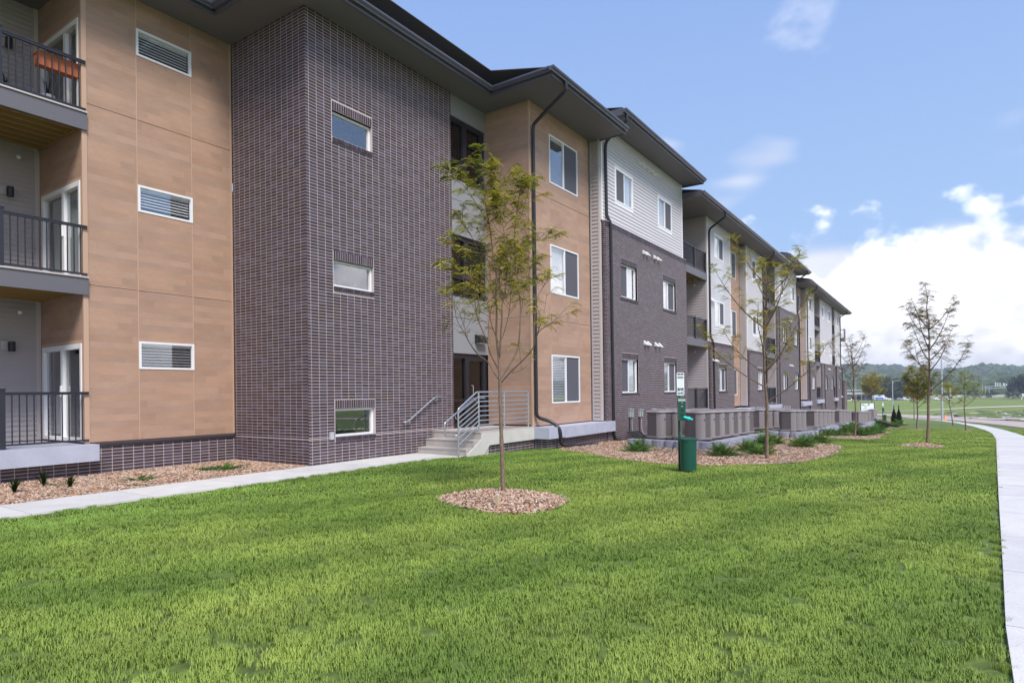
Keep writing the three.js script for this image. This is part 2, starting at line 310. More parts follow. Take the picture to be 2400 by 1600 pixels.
// window: white frame, one or two panes, blinds, insect screen; d = where the frame's face stands
function win(w, u0, u1, v0, v1, o = {}) {
  const g = group('window', bld, [w.k === 'x' ? w.x : (u0 + u1) / 2, v0, w.k === 'x' ? -(u0 + u1) / 2 : w.z]);
  const d = o.d ?? 0.012, f = o.f ?? 0.045, F = o.mat ?? vinyl, q = 0.07;
  const bars = [wbox(w, u0, u0 + f, v0, v1, d - q, d), wbox(w, u1 - f, u1, v0, v1, d - q, d), wbox(w, u0 + f, u1 - f, v0, v0 + f, d - q, d), wbox(w, u0 + f, u1 - f, v1 - f, v1, d - q, d)];
  const mid = o.fixed ? null : o.mid ?? (u0 + u1) / 2;
  if (mid) bars.push(wbox(w, mid - 0.025, mid + 0.025, v0 + f, v1 - f, d - q + 0.01, d - 0.008));
  part('frame', bars, F, g);
  const a = u0 + f, b = u1 - f, c = v0 + f, e = v1 - f;
  for (const [s, t] of mid ? [[a, mid - 0.025], [mid + 0.025, b]] : [[a, b]]) part('pane', wbox(w, s, t, c, e, d - 0.04, d - 0.036), o.glass ?? glass, g);
  if (o.screen) { const [s, t] = o.screen === 'r' ? [mid + 0.03, b - 0.005] : [a + 0.005, mid - 0.03]; part('insect_screen', wbox(w, s, t, c + 0.005, e - 0.005, d - 0.03, d - 0.027), screenMat, g); }
  const k = o.depth ?? 0.55, D = d - q;   // the dark room behind
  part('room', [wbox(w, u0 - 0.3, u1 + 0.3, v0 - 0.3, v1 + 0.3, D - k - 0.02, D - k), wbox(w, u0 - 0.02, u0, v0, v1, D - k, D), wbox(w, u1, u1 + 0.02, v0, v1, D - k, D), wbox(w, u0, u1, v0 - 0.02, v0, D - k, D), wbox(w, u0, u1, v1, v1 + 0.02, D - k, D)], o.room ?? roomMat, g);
  if (o.blind) {
    const [s, t] = o.blind === true ? [a + 0.01, b - 0.01] : o.blind, tilt = o.tilt ?? 0.5, n = Math.floor((e - c - 0.05) / (o.pitch ?? 0.05)), sl = [wbox(w, s, t, e - 0.045, e, d - 0.12, d - 0.075)];
    for (let i = 0; i < n; i++) { const sp = (o.pitch ?? 0.05) / 2, y = e - 0.06 - i * 2 * sp, h = sp * Math.sin(tilt * 1.45), x = sp * Math.cos(tilt * 1.45); sl.push(prism(w, [[d - 0.1 - x, y + h - 0.002], [d - 0.1 + x, y - h - 0.002], [d - 0.1 + x, y - h + 0.002], [d - 0.1 - x, y + h + 0.002]], s, t)); }
    part('blind', sl, o.bmat ?? blindMat, g);
  }
  return g;
}

// ---- wood-clad bay at the left with the balconies
const zU = (z) => -z;   // on walls that face +x, u = -z
{
  const w = PX(-13.9), hs = [[6.52, 7.70, 2.135, 2.715], [6.53, 7.70, 5.445, 6.01], [6.52, 7.70, 8.735, 9.305]];
  woodWall(w, [5.57, 6.52, 7.69, 8.654], [0.66, 3.795, 7.385, 9.9], hs);
  part('corner_trim', [box(-13.93, -13.885, 0.64, 9.9, -5.575, -5.485)], woodTrim, bld);
  part('corner_trim', [box(-13.91, -13.875, 0.66, 9.9, -8.652, -8.625)], woodTrim, bld);
  win(w, ...hs[0], { fixed: true, blind: true, pitch: 0.062, tilt: 0.12 });
  win(w, ...hs[1], { fixed: true, blind: true, pitch: 0.062, tilt: 0.45 });
  win(w, ...hs[2], { fixed: true, blind: true, pitch: 0.062, tilt: 0.62 });
  // side wall with the sliding doors
  const s = PZ(-5.5), ds = [[-15.87, -13.99, 0.68, 2.62], [-15.84, -13.99, 3.95, 5.84], [-15.84, -14.01, 7.2, 9.06]];
  woodWall(s, [-16.0, -13.93], [0.66, 3.9, 7.15, 9.9], ds.map((d) => [d[0] - 0.0, d[1] + 0.0, d[2], d[3]]));
  ds.forEach((d, i) => {
    const g = group('sliding_door', bld, [(d[0] + d[1]) / 2, d[2], -5.5]), [a, b, c, e] = d, m = [-14.93, -14.8, -14.66][i];
    part('door_frame', [wbox(s, a, a + 0.09, c, e, -0.06, 0.03), wbox(s, b - 0.06, b, c, e, -0.06, 0.03), wbox(s, a + 0.09, b - 0.06, e - 0.1, e, -0.06, 0.03), wbox(s, a + 0.09, b - 0.06, c, c + 0.07, -0.06, 0.03), wbox(s, m - 0.05, m + 0.05, c + 0.07, e - 0.1, -0.055, 0.015)], vinyl, g);
    part('pane', wbox(s, a + 0.09, m - 0.05, c + 0.07, e - 0.1, -0.035, -0.03), glass, g); part('pane', wbox(s, m + 0.05, b - 0.06, c + 0.07, e - 0.1, -0.045, -0.04), glass, g);
    if (i < 2) { const n = 22, q = []; for (let k = 0; k < n; k++) { const x = lerp(a + 0.16, i ? b - 0.1 : m, (k + 0.5) / n); q.push(box(x - 0.034, x + 0.034, c + 0.1, e - 0.1, -5.64, -5.63)); } part('vertical_blind', q, mat([0.4, 0.47, 0.46], 0.7), g); }
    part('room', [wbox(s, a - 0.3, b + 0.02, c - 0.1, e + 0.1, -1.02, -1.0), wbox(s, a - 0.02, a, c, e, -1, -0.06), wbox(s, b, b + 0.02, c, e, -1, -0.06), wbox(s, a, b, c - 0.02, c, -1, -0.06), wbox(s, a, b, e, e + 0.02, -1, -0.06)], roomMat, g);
    part('door_handle', wbox(s, m - 0.02, m + 0.02, c + 0.9, c + 1.12, 0.015, 0.045), vinyl, g);
    const tr = 0.07; part('door_trim', [wbox(s, a - tr, a, c, e + tr, -0.02, 0.012), wbox(s, b, Math.min(b + tr, -13.94), c, e + tr, -0.02, 0.012), wbox(s, a, b, e, e + tr, -0.02, 0.012)], woodTrim, g);
  });
  siding(PX(-16.0), 1.2, 5.47, 0.66, 9.9, 0.105, sidingBeige, [], [[5.41, 5.495]]);
  part('side_wall', box(-16, -13.9, 0, 9.9, -1.3, -1.2), trimBeige, bld);
  // plinth in stack-bond brick with a dark sill course
  const base = brickWall(PX(-13.83), 1.2, 8.65, -0.28, 0.575, [], 'stack', { first: 0.08 });
  part('plinth_sill', prism(PX(-13.83), [[-0.08, 0.575], [0.035, 0.585], [0.035, 0.62], [-0.07, 0.655]], 5.62, 8.62), mat([0.03, 0.026, 0.033], 0.5), bld);
  // balconies
  for (const [lv, top, thick] of [[0, 0.64, 0.32], [1, 3.9, 0.335], [2, 7.15, 0.34]]) {
    const g = group('balcony', bld, [-14.9, top - thick, -3.4]);
    if (lv === 0) part('slab', box(-15.99, -13.58, 0.315, 0.635, -5.62, -1.2), slabPaint, g);
    else {
      part('fascia', [box(-13.9, -13.84, top - thick, top - 0.012, -5.565, -1.2)], fasciaGrey, g);
      part('deck', box(-15.99, -13.84, top - 0.012, top + 0.02, -5.48, -1.2), deckMat, g);
      part('deck_edge', box(-13.86, -13.815, top - 0.006, top + 0.024, -5.56, -1.2), trimBeige, g);
      for (let x = -15.85; x < -13.95; x += 0.29) part('joist', box(x, x + 0.042, top - 0.3, top - 0.014, -5.47, -1.2), joistMat, g);
      part('ledger', box(-15.95, -13.92, top - 0.3, top - 0.014, -5.485, -5.45), joistMat, g);
    }
    const y0 = top + 0.055, y1 = top + 1.02, x = -13.87;
    for (const z of [-4.16, -2.4]) part('post', [box(x - 0.045, x + 0.045, top, y1 + 0.05, z - 0.045, z + 0.045), box(x - 0.055, x + 0.055, y1 + 0.05, y1 + 0.07, z - 0.055, z + 0.055)], railMat, g);
    for (const [a, b] of [[-5.55, -4.2], [-4.115, -2.445], [-2.355, -1.3]]) {
      part('top_rail', [box(x - 0.025, x + 0.025, y1 - 0.05, y1, a, b), box(x - 0.032, x + 0.032, y1 - 0.012, y1 + 0.004, a, b)], railMat, g);
      part('bottom_rail', box(x - 0.018, x + 0.018, y0, y0 + 0.035, a, b), railMat, g);
      const n = Math.round((b - a) / 0.1125); for (let i = 1; i < n; i++) { const z = lerp(a, b, i / n); part('baluster', box(x - 0.009, x + 0.009, y0 + 0.035, y1 - 0.05, z - 0.009, z + 0.009), railMat, g); }
    }
    // lamp, camera dome
    const sy = [2.62, 5.82, 8.9][lv], lamp = group('wall_lamp', bld, [-15.9, sy - 0.12, -4.97]);
    part('backplate', box(-15.985, -15.95, sy - 0.05, sy + 0.12, -4.94, -4.79), trimBeige, lamp);
    const cyl = new THREE.CylinderGeometry(0.062, 0.062, 0.2, 20); cyl.translate(-15.83, sy, -4.93); part('lamp_shade', [clean(cyl), box(-15.96, -15.86, sy - 0.02, sy + 0.02, -4.95, -4.91)], black, lamp);
    if (lv < 2) { const s1 = new THREE.SphereGeometry(0.045, 14, 10); s1.translate(-15.9, [3.35, 6.6][lv], -5.1); part('sprinkler_head', s1, vinyl, bld); }
  }
}
// ---- brick tower
{
  const sill = (g, u0, u1, v) => soldiers(g, u0, u1, v - 0.105, v + 0.0, 0.028, 0.05);
  const hs = [[9.37, 10.565, 0.6, 1.225], [9.37, 10.565, 3.965, 4.56], [9.37, 10.565, 7.3, 7.905]];
  const holes = hs.map((h) => [h[0], h[1], h[2] - 0.105, h[3] + 0.205, h[2] - 0.01, h[3]]), w = PX(-11.15);
  const front = brickWall(w, 8.655, 13.5, -0.05, 9.9, holes, 'stack', { first: 0.092 });
  for (const h of hs) { soldiers(front, h[0], h[1], h[3], h[3] + 0.205); soldiers(front, h[0], h[1], h[2] - 0.105, h[2], 0.028, 0.1); }
  hs.forEach((h, i) => win(w, h[0], h[1], h[2], h[3], { fixed: true, d: -0.075, f: 0.05, blind: null }));
  part('window_reveal', hs.flatMap((h) => [wbox(w, h[1], h[1] + 0.06, h[2], h[3], -0.16, -0.012), wbox(w, h[0] - 0.06, h[0], h[2], h[3], -0.16, -0.012), wbox(w, h[0] - 0.06, h[1] + 0.06, h[3], h[3] + 0.05, -0.16, -0.008)]), brickMats[1], bld);
  brickWall(PZ(-8.655), -13.86, -11.15, -0.3, 9.9, [], 'stack', { first: ((13.86 - 11.15) % BL) });
  part('ledge_joint', [wbox(w, 8.64, 13.5, 0.583, 0.597, -0.006, 0.004)], mortarMat, bld);
  part('ledge_joint', [wbox(PZ(-8.655), -13.83, -11.15, 0.583, 0.597, -0.006, 0.004)], mortarMat, bld);
  part('tower_end', box(-11.3, -11.16, 0.55, 9.9, -13.53, -13.5), brickMats[1], bld);
  // wall handrail by the steps
  const hr = group('wall_handrail', bld, [-11.06, 0.8, -12.2]), x = -11.06;
  part('rail', tube(rounded([[x - 0.06, 0.84, -11.48], [x, 0.83, -11.5], [x, 0.86, -11.62], [x, 1.44, -12.62], [x, 1.44, -12.9], [x - 0.07, 1.44, -12.92]], 0.06), 0.02, 10), galv, hr);
  for (const [z, y] of [[-11.66, 0.88], [-12.7, 1.44]]) part('bracket', tube(rounded([[-11.15, y - 0.1, z], [x, y - 0.1, z], [x, y - 0.01, z]], 0.04), 0.009, 6), galv, hr);
  part('hose_box', [box(-11.15, -11.11, 0.55, 0.72, -9.3, -9.2)], paleGrey, bld);
}
// ---- stair hall: grey panels, bronze glazing, entrance door
{
  const w = PX(-11.2), U0 = 13.5, U1 = 15.2, op = [[13.5, 15.18, 7.55, 9.31], [13.5, 15.18, 4.25, 6.0], [13.5, 15.19, 0.56, 2.66]];
  for (const [a, b] of [[2.66, 3.655], [3.668, 4.25], [6.0, 6.97], [6.983, 7.55], [9.31, 9.9]]) part('metal_panel', wbox(w, U0, U1, a, b, -0.05, 0), greyPanel, bld);
  part('panel_backing', [wbox(w, U0, U1, 2.66, 4.25, -0.08, -0.05), wbox(w, U0, U1, 6, 7.55, -0.08, -0.05), wbox(w, U0, U1, 9.31, 9.9, -0.08, -0.05)], black, bld);
  part('jamb_trim', [wbox(w, 15.18, 15.2, 4.25, 6, -0.06, 0.0), wbox(w, 15.18, 15.2, 7.55, 9.31, -0.06, 0)], greyPanel, bld);
  op.forEach(([a, b, c, e], i) => {
    const g = group(i < 2 ? 'stair_window' : 'entrance_door', bld, [-11.2, c, -(a + b) / 2]), D = -0.05, q = D - 0.11, bar = (p) => wbox(w, p[0], p[1], p[2], p[3], q, D);
    const L = [[a, a + 0.05, c, e], [b - 0.17, b, c, e], [14.17, 14.34, c, e], [a + 0.05, 14.17, e - 0.13, e], [14.34, b - 0.17, e - 0.13, e]];
    if (i < 2) { L.push([a + 0.05, 14.17, c, c + 0.08], [14.34, b - 0.17, c, c + 0.08]); L.push([a + 0.05, 14.17, c + 0.52, c + 0.6], [14.34, b - 0.17, c + 1.12, c + 1.2]); } else L.push([a + 0.05, 14.17, c, c + 0.12], [14.34, b - 0.17, c, c + 0.26], [a + 0.05, 14.17, c + 0.75, c + 0.8], [14.34, b - 0.17, c + 0.78, c + 0.84], [14.34, b - 0.17, e - 0.2, e - 0.13]);
    part('frame', L.map(bar), bronze, g);
    part('pane', [wbox(w, a + 0.05, 14.17, c + 0.08, e - 0.13, D - 0.07, D - 0.065)], darkGlass, g); part('pane', [wbox(w, 14.34, b - 0.17, c + 0.08, e - 0.13, D - 0.07, D - 0.065)], darkGlass, g);
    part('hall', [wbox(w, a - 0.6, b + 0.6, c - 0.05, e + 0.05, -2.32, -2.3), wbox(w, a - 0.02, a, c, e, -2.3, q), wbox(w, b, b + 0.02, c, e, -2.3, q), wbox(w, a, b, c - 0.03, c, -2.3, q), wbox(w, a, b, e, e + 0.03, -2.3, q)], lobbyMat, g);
    if (i === 2) part('door_handle', tube(rounded([[-11.24, 1.45, -14.42], [-11.17, 1.45, -14.42], [-11.17, 1.75, -14.42], [-11.24, 1.75, -14.42]], 0.03), 0.012, 8), galv, g);
  });
  const fl = group('flood_light', bld, [-11.1, 2.98, -14.75]);
  part('housing', prism(w, [[0, 2.98], [0.2, 3.0], [0.17, 3.16], [0.05, 3.23], [0, 3.23]], 14.56, 14.98), black, fl);
  part('lens', wbox(w, 14.59, 14.95, 2.965, 2.99, 0.03, 0.18), paleGrey, fl);
}
// ---- second wood-clad bay, its slab and the beige return
function woodBay(u0, u1, end, plane = -9.64, near = true) {
  const w = PX(plane), y0 = 0.56, cu = near ? [u0, u0 + 1.08, u0 + 2.85, u1] : [u0, u1 - 2.5, u1 - 0.72, u1];
  const a = cu[1], b = cu[2], hs = [[a, b, 1.19, 2.655], [a, b, 4.515, 5.98], [a, b, 7.825, 9.3]];
  woodWall(w, cu, [y0, 3.735, 7.36, 9.9], hs.map((h) => [h[0], h[1], h[2], h[3]]));
  hs.forEach((h, i) => win(w, h[0], h[1], h[2], h[3], { blind: true, tilt: [0.25, 0.9, 0.5][i], screen: near ? 'r' : 'r' }));
  siding(PZ(-u1 - 0.12), plane + 0.001, -9.3, y0, 9.9, 0.127, sidingBeige, [], [[plane - 0.005, plane + 0.05], [-9.355, -9.29]]);
  part('return_wall', box(plane - 0.1, -9.33, y0, 9.9, -u1 - 0.3, -u1 - 0.145), trimBeige, bld);
}
{
  woodBay(15.215, 18.86, 18.98);
  const s = PZ(-15.2);
  woodWall(s, [-11.2, -9.66], [0.6, 3.735, 7.36, 9.9]);
  part('corner_trim', box(-9.675, -9.625, 0.56, 9.9, -15.235, -15.185), woodTrim, bld);
  part('slab', [box(-9.75, -9.04, 0.215, 0.535, -16.0, -15.1), box(-9.75, -9.1, 0.215, 0.535, -19.4, -16.0)].slice(0, 1), slabPaint, bld);
  part('slab', box(-9.75, -9.03, 0.2, 0.53, -19.42, -16.003), slabPaint, bld);
  brickWall(PX(-9.2), 15.2, 19.12, -0.5, 0.215, [], 'stack', { first: 0.1 });
  brickWall(PZ(-15.2), -9.62, -9.2, -0.3, 0.215, [], 'stack', { first: 0.07 });
  brickWall(PX(-9.6), 12.6, 15.19, -0.3, 0.2, [], 'stack', { first: 0.1 });
}
// ---- blocks with brick below and siding above
const nearWins = [], JW = 0.06;
// b: { u0,u1, base: top of the brick, top: soffit, wins: [[u0,u1,v0,v1,opts]], brickEnd }
function block(b, real) {
  const ws = PX(-9.3), wb = PX(-9.17), up = b.wins.filter((q) => q[2] > b.base), lo = b.wins.filter((q) => q[2] < b.base);
  const casing = (q) => [q[0] - JW, q[1] + JW, q[2] - 0.12, q[3] + 0.12];
  const pan = b.panel ? [b.panel] : [];
  siding(ws, b.u0, b.u1, b.base, b.top, 0.127, sidingWhite, [...up.map(casing), ...pan], [[b.u0 - 0.01, b.u0 + 0.07], [b.u1 - 0.07, b.u1 + 0.01]]);
  part('sheathing', backing(ws, b.u0, b.u1, b.base, b.top, up, -0.1, -0.02), trimWhite, bld);
  for (const q of up) { const c = casing(q); part('casing', cut([c], [q, ...pan]).map((r) => wbox(ws, r[0], r[1], r[2], r[3], -0.02, 0.016)), trimWhite, bld); win(ws, q[0], q[1], q[2], q[3], { d: 0.025, f: 0.05, ...q[4] }); }
  if (b.panel) { const [p, q, r, s] = b.panel, m = 7.2; part('flat_panel', wbox(ws, p, q, r, m - 0.006, -0.02, 0.012), mat([0.56, 0.57, 0.62], 0.5), bld); part('flat_panel', wbox(ws, p, q, m + 0.006, s, -0.02, 0.012), mat([0.56, 0.57, 0.62], 0.5), bld); }
  const B0 = b.b0 ?? b.u0 + 0.03, B1 = b.b1 ?? b.u1 + 0.1, y0 = gy(-9.2, -B1) - 0.35, top = b.base - 0.04;
  const holes = lo.map((q) => [q[0], q[1], q[2] - 0.1, q[3] + 0.2, q[2] - 0.01, q[3]]);
  if (real) {
    const belt = 0.2, g = brickWall(wb, B0, B1, y0, top - belt, holes, 'run');
    soldiers(g, B0, B1, top - belt, top);
    part('mortar', wbox(wb, B0 + 0.008, B1 - 0.008, top - belt, top, -0.1, -0.006), mortarMat, g);
    for (const q of lo) { soldiers(g, q[0], q[1], q[3], q[3] + 0.2); soldiers(g, q[0] - 0.03, q[1] + 0.03, q[2] - 0.1, q[2], 0.03, 0.1); }
    const e = brickWall(PZ(-B0 - 0.002), -9.3, -9.172, y0, top, [], 'run');
  } else {
    const g = group('brick_wall', bld, [-9.2, y0, -(B0 + B1) / 2]);
    part('brickwork', backing(wb, B0, B1, y0, top - 0.2, lo, -0.1, 0), farBrick, g);
    part('soldier_course', wbox(wb, B0, B1, top - 0.2, top, -0.1, 0.003), farSoldier, g);
    part('brick_end', wbox(PZ(-B0 + 0.002), -9.3, -9.172, y0, top, -0.05, 0), farBrick, g);
    for (const q of lo) { part('lintel', wbox(wb, q[0], q[1], q[3], q[3] + 0.2, -0.1, 0.004), farSoldier, g); part('brick_sill', wbox(wb, q[0] - 0.03, q[1] + 0.03, q[2] - 0.1, q[2], -0.1, 0.03), farSoldier, g); }
  }
  part('cap_flashing', prism(wb, [[-0.12, top], [0.02, top], [0.02, top + 0.012], [-0.1, top + 0.045]], B0, B1), trimBeige, bld);
  for (const q of lo) { win(wb, q[0] + 0.005, q[1] - 0.005, q[2], q[3], { d: -0.075, f: 0.05, ...q[4] }); part('window_reveal', [wbox(wb, q[1], q[1] + 0.06, q[2], q[3], -0.16, -0.012), wbox(wb, q[0] - 0.06, q[0], q[2], q[3], -0.16, -0.012), wbox(wb, q[0] - 0.06, q[1] + 0.06, q[3], q[3] + 0.05, -0.16, -0.008)], real ? brickMats[1] : farBrick, bld); }
}
const farBrickTex = fieldTex(512, (u, v) => {
  const rows = 8, r = Math.floor(v * rows), fv = v * rows - r, uu = u * 4 + (r % 2) * 0.5, c = Math.floor(uu), fu = uu - c;
  if (fv < 0.13 || fu < 0.045) return [0.42, 0.37, 0.36];
  const h = Math.abs(Math.sin(((c % 4) * 17.3 + r * 5.7 + 2) * 12.99) * 43758.5) % 1, t = brickTones[Math.floor(h * 5.99)], k = 1.12 + 0.25 * n2(u * 40, v * 60); return [t[0] * k, t[1] * k, t[2] * k];
});
const farSolTex = fieldTex(128, (u, v) => (u * 4 % 1 < 0.12 ? [0.32, 0.28, 0.27] : [0.055, 0.047, 0.056]));
const farBrick = new THREE.MeshStandardMaterial({ map: size(farBrickTex, 0.8128, 0.5416), roughness: 0.6 }), farSoldier = new THREE.MeshStandardMaterial({ map: size(farSolTex, 0.27, 0.27), roughness: 0.6 });

const sl = 1.46, sh = 2.675, m1 = 4.825, m2 = 6.01, t1 = 8.17, t2 = 9.335;
block({ u0: 19.1, u1: 27.1, base: 7.27, top: 10.52, b0: 19.14, b1: 27.2, wins: [
  [20.31, 21.78, sl, sh, { screen: 'l', blind: true, tilt: 0.9 }], [24.39, 25.86, sl, sh, { screen: 'r', blind: true, tilt: 0.35 }],
  [20.31, 21.76, m1, m2, { screen: 'l', blind: true, tilt: 0.97 }], [24.39, 25.86, m1, m2, { screen: 'r', blind: true, tilt: 0.97 }],
  [20.22, 21.7, t1, t2, { screen: 'l', blind: true, tilt: 0.97 }], [24.26, 25.75, t1, t2, { screen: 'r', blind: true, tilt: 0.9 }]] }, true);
const L = { screen: 'l', blind: true, tilt: 0.95 }, Rt = { screen: 'r', blind: true, tilt: 0.95 };
block({ u0: 30.65, u1: 34.7, base: 3.9, top: 9.95, b0: 30.7, b1: 34.8, panel: [31.86, 33.42, 6.0, 8.17], wins: [[31.97, 33.35, 1.45, 2.63, Rt], [31.88, 33.4, 4.82, 6.0, Rt], [31.88, 33.4, 8.17, 9.31, Rt]] }, true);
woodBay(34.75, 37.95, 38.05, -9.66, false);
part('slab', box(-9.75, -9.05, 0.13, 0.45, -38.82, -35.0), slabPaint, bld);
brickWall(PX(-9.2), 34.87, 38.9, -0.9, 0.13, [], 'run');
block({ u0: 38.15, u1: 42.45, base: 3.85, top: 9.95, b0: 38.2, b1: 42.5, wins: [[40.04, 41.4, 1.47, 2.62, L], [39.51, 41.15, 4.83, 5.95, L], [39.51, 41.15, 8.2, 9.31, L]] }, true);
block({ u0: 45.9, u1: 53.72, base: 7.25, top: 10.52, b0: 45.95, b1: 54.0, wins: [[47.75, 49.15, 1.45, 2.62, Rt], [52.0, 53.5, 1.45, 2.62, L], [47.82, 49.15, 4.84, 6.02, Rt], [51.88, 53.28, 4.84, 6.02, L], [47.25, 48.62, 8.22, 9.31, Rt], [51.38, 52.72, 8.25, 9.33, Rt]] }, false);
woodBay(54.1, 57.85, 57.95, -9.66, false);
part('slab', box(-9.75, -9.05, 0.08, 0.42, -58.9, -54.7), slabPaint, bld);
part('plinth', wbox(PX(-9.2), 54, 58.9, -1.6, 0.08, -0.4, 0), farBrick, bld);
block({ u0: 58.1, u1: 62.0, base: 3.9, top: 9.95, b0: 58.15, b1: 62.1, panel: [58.86, 60.5, 5.98, 8.3], wins: [[59.65, 61.4, 1.44, 2.6, L], [58.88, 60.5, 4.85, 5.96, Rt], [58.88, 60.5, 8.3, 9.31, Rt]] }, false);
block({ u0: 65.4, u1: 73.05, base: 3.9, top: 9.95, b0: 65.4, b1: 73.1, wins: [[67.45, 68.8, 1.4, 2.62, Rt], [71.55, 72.95, 1.4, 2.63, Rt], [66.68, 67.95, 4.87, 5.95, L], [71.45, 72.6, 4.87, 5.96, Rt], [66.68, 67.98, 8.32, 9.3, L], [70.4, 71.8, 8.3, 9.3, Rt]] }, false);
block({ u0: 75.4, u1: 79.9, base: 3.9, top: 9.95, b0: 75.4, b1: 80.4, wins: [[77.0, 78.3, 1.4, 2.62, Rt], [76.9, 77.9, 4.88, 5.96, Rt], [76.9, 77.9, 8.3, 9.35, Rt]] }, false);
// recessed balconies between the blocks
function recess(u0, u1, top, ground, real) {
  const b = -11.4;
  part('recess_wall', [box(b - 0.15, b, 0.3, top, -u1, -u0), box(b, -9.35, 0, top, -u0 - 0.0, -u0 + 0.12)], trimBeige, bld);
  siding(PZ(-u1), b, -9.3, 0.5, top, 0.127, sidingBeige, [], [[-9.38, -9.29]]);
  const g0 = gy(-9.3, -u1);
  for (const [lv, y, th] of [[0, 0.57, 0.32], [1, 3.9, 0.34], [2, 7.15, 0.34]]) {
    const g = group('balcony', bld, [-10.3, y - th, -(u0 + u1) / 2]);
    if (lv === 0) part('slab', box(b, ground ? -9.1 : -9.25, y - 0.45, y - 0.12, -u1 - (ground ? 0.9 : 0), -u0 - (ground ? 0.4 : 0)), slabPaint, g);
    else { part('fascia', box(-9.36, -9.29, y - th, y, -u1 + 0.01, -u0 - 0.01), fasciaGrey, g); part('deck', box(b, -9.37, y - 0.03, y, -u1 + 0.01, -u0 - 0.01), deckMat, g); for (let x = b + 0.2; x < -9.4; x += 0.3) part('joist', box(x, x + 0.042, y - 0.3, y - 0.032, -u1 + 0.01, -u0 - 0.01), joistMat, g); }
    const x = -9.36, y1 = y + 1.02, mid = -(u0 + u1) / 2;
    part('top_rail', box(x - 0.03, x + 0.03, y1 - 0.05, y1, -u1 + 0.02, -u0 - 0.02), railMat, g); part('bottom_rail', box(x - 0.02, x + 0.02, y + 0.06, y + 0.1, -u1 + 0.02, -u0 - 0.02), railMat, g);
    for (const z of [mid, -u1 + 0.05, -u0 - 0.05]) part('post', box(x - 0.045, x + 0.045, y, y1 + 0.02, z - 0.045, z + 0.045), railMat, g);
    const n = Math.round((u1 - u0) / 0.1125), q = []; for (let i = 1; i < n; i++) { const z = lerp(-u0, -u1, i / n); q.push(box(x - 0.009, x + 0.009, y + 0.1, y1 - 0.05, z - 0.009, z + 0.009)); }
    if (real) q.forEach((k) => part('baluster', k, railMat, g)); else part('balusters', q, railMat, g);
    if (lv && real) { const s1 = new THREE.SphereGeometry(0.05, 12, 8); s1.translate(-9.9, y - 0.5 + (lv - 1) * 0, -u1 + 0.06); part('camera_dome', s1, vinyl, g); }
  }
  part('ground_wall', wbox(PX(-9.3), u0, u1, g0 - 0.4, 0.13, -0.2, -0.01), farBrick, bld);
}
recess(27.2, 30.6, 10.3, false, true);
recess(42.5, 45.9, 10.3, true, false);
recess(62.05, 65.4, 9.95, true, false);
recess(73.1, 75.4, 9.95, true, false);
{ // last balcony, on the far end wall
  const g = group('balcony', bld, [-9.9, 6.8, -81.2]);
  part('deck', box(-11, -8.95, 6.83, 7.15, -81.6, -80.0), fasciaGrey, g); part('guard', [box(-8.99, -8.95, 7.2, 8.2, -81.6, -80.3), box(-11, -8.95, 8.15, 8.2, -81.6, -81.56)], railMat, g);
  part('end_wall', box(-24, -9.25, -2.2, 9.95, -80.05, -79.95), farBrick, bld);
  part('end_wing', box(-24, -8.95, -2.2, 2.3, -82.3, -80.06), farBrick, bld);
}
part('back_wall', [box(-24, -23.9, -2.5, 9.9, -80, -1.2), box(-24, -13.9, -1, 9.9, -1.2, -1.1)], trimBeige, bld);

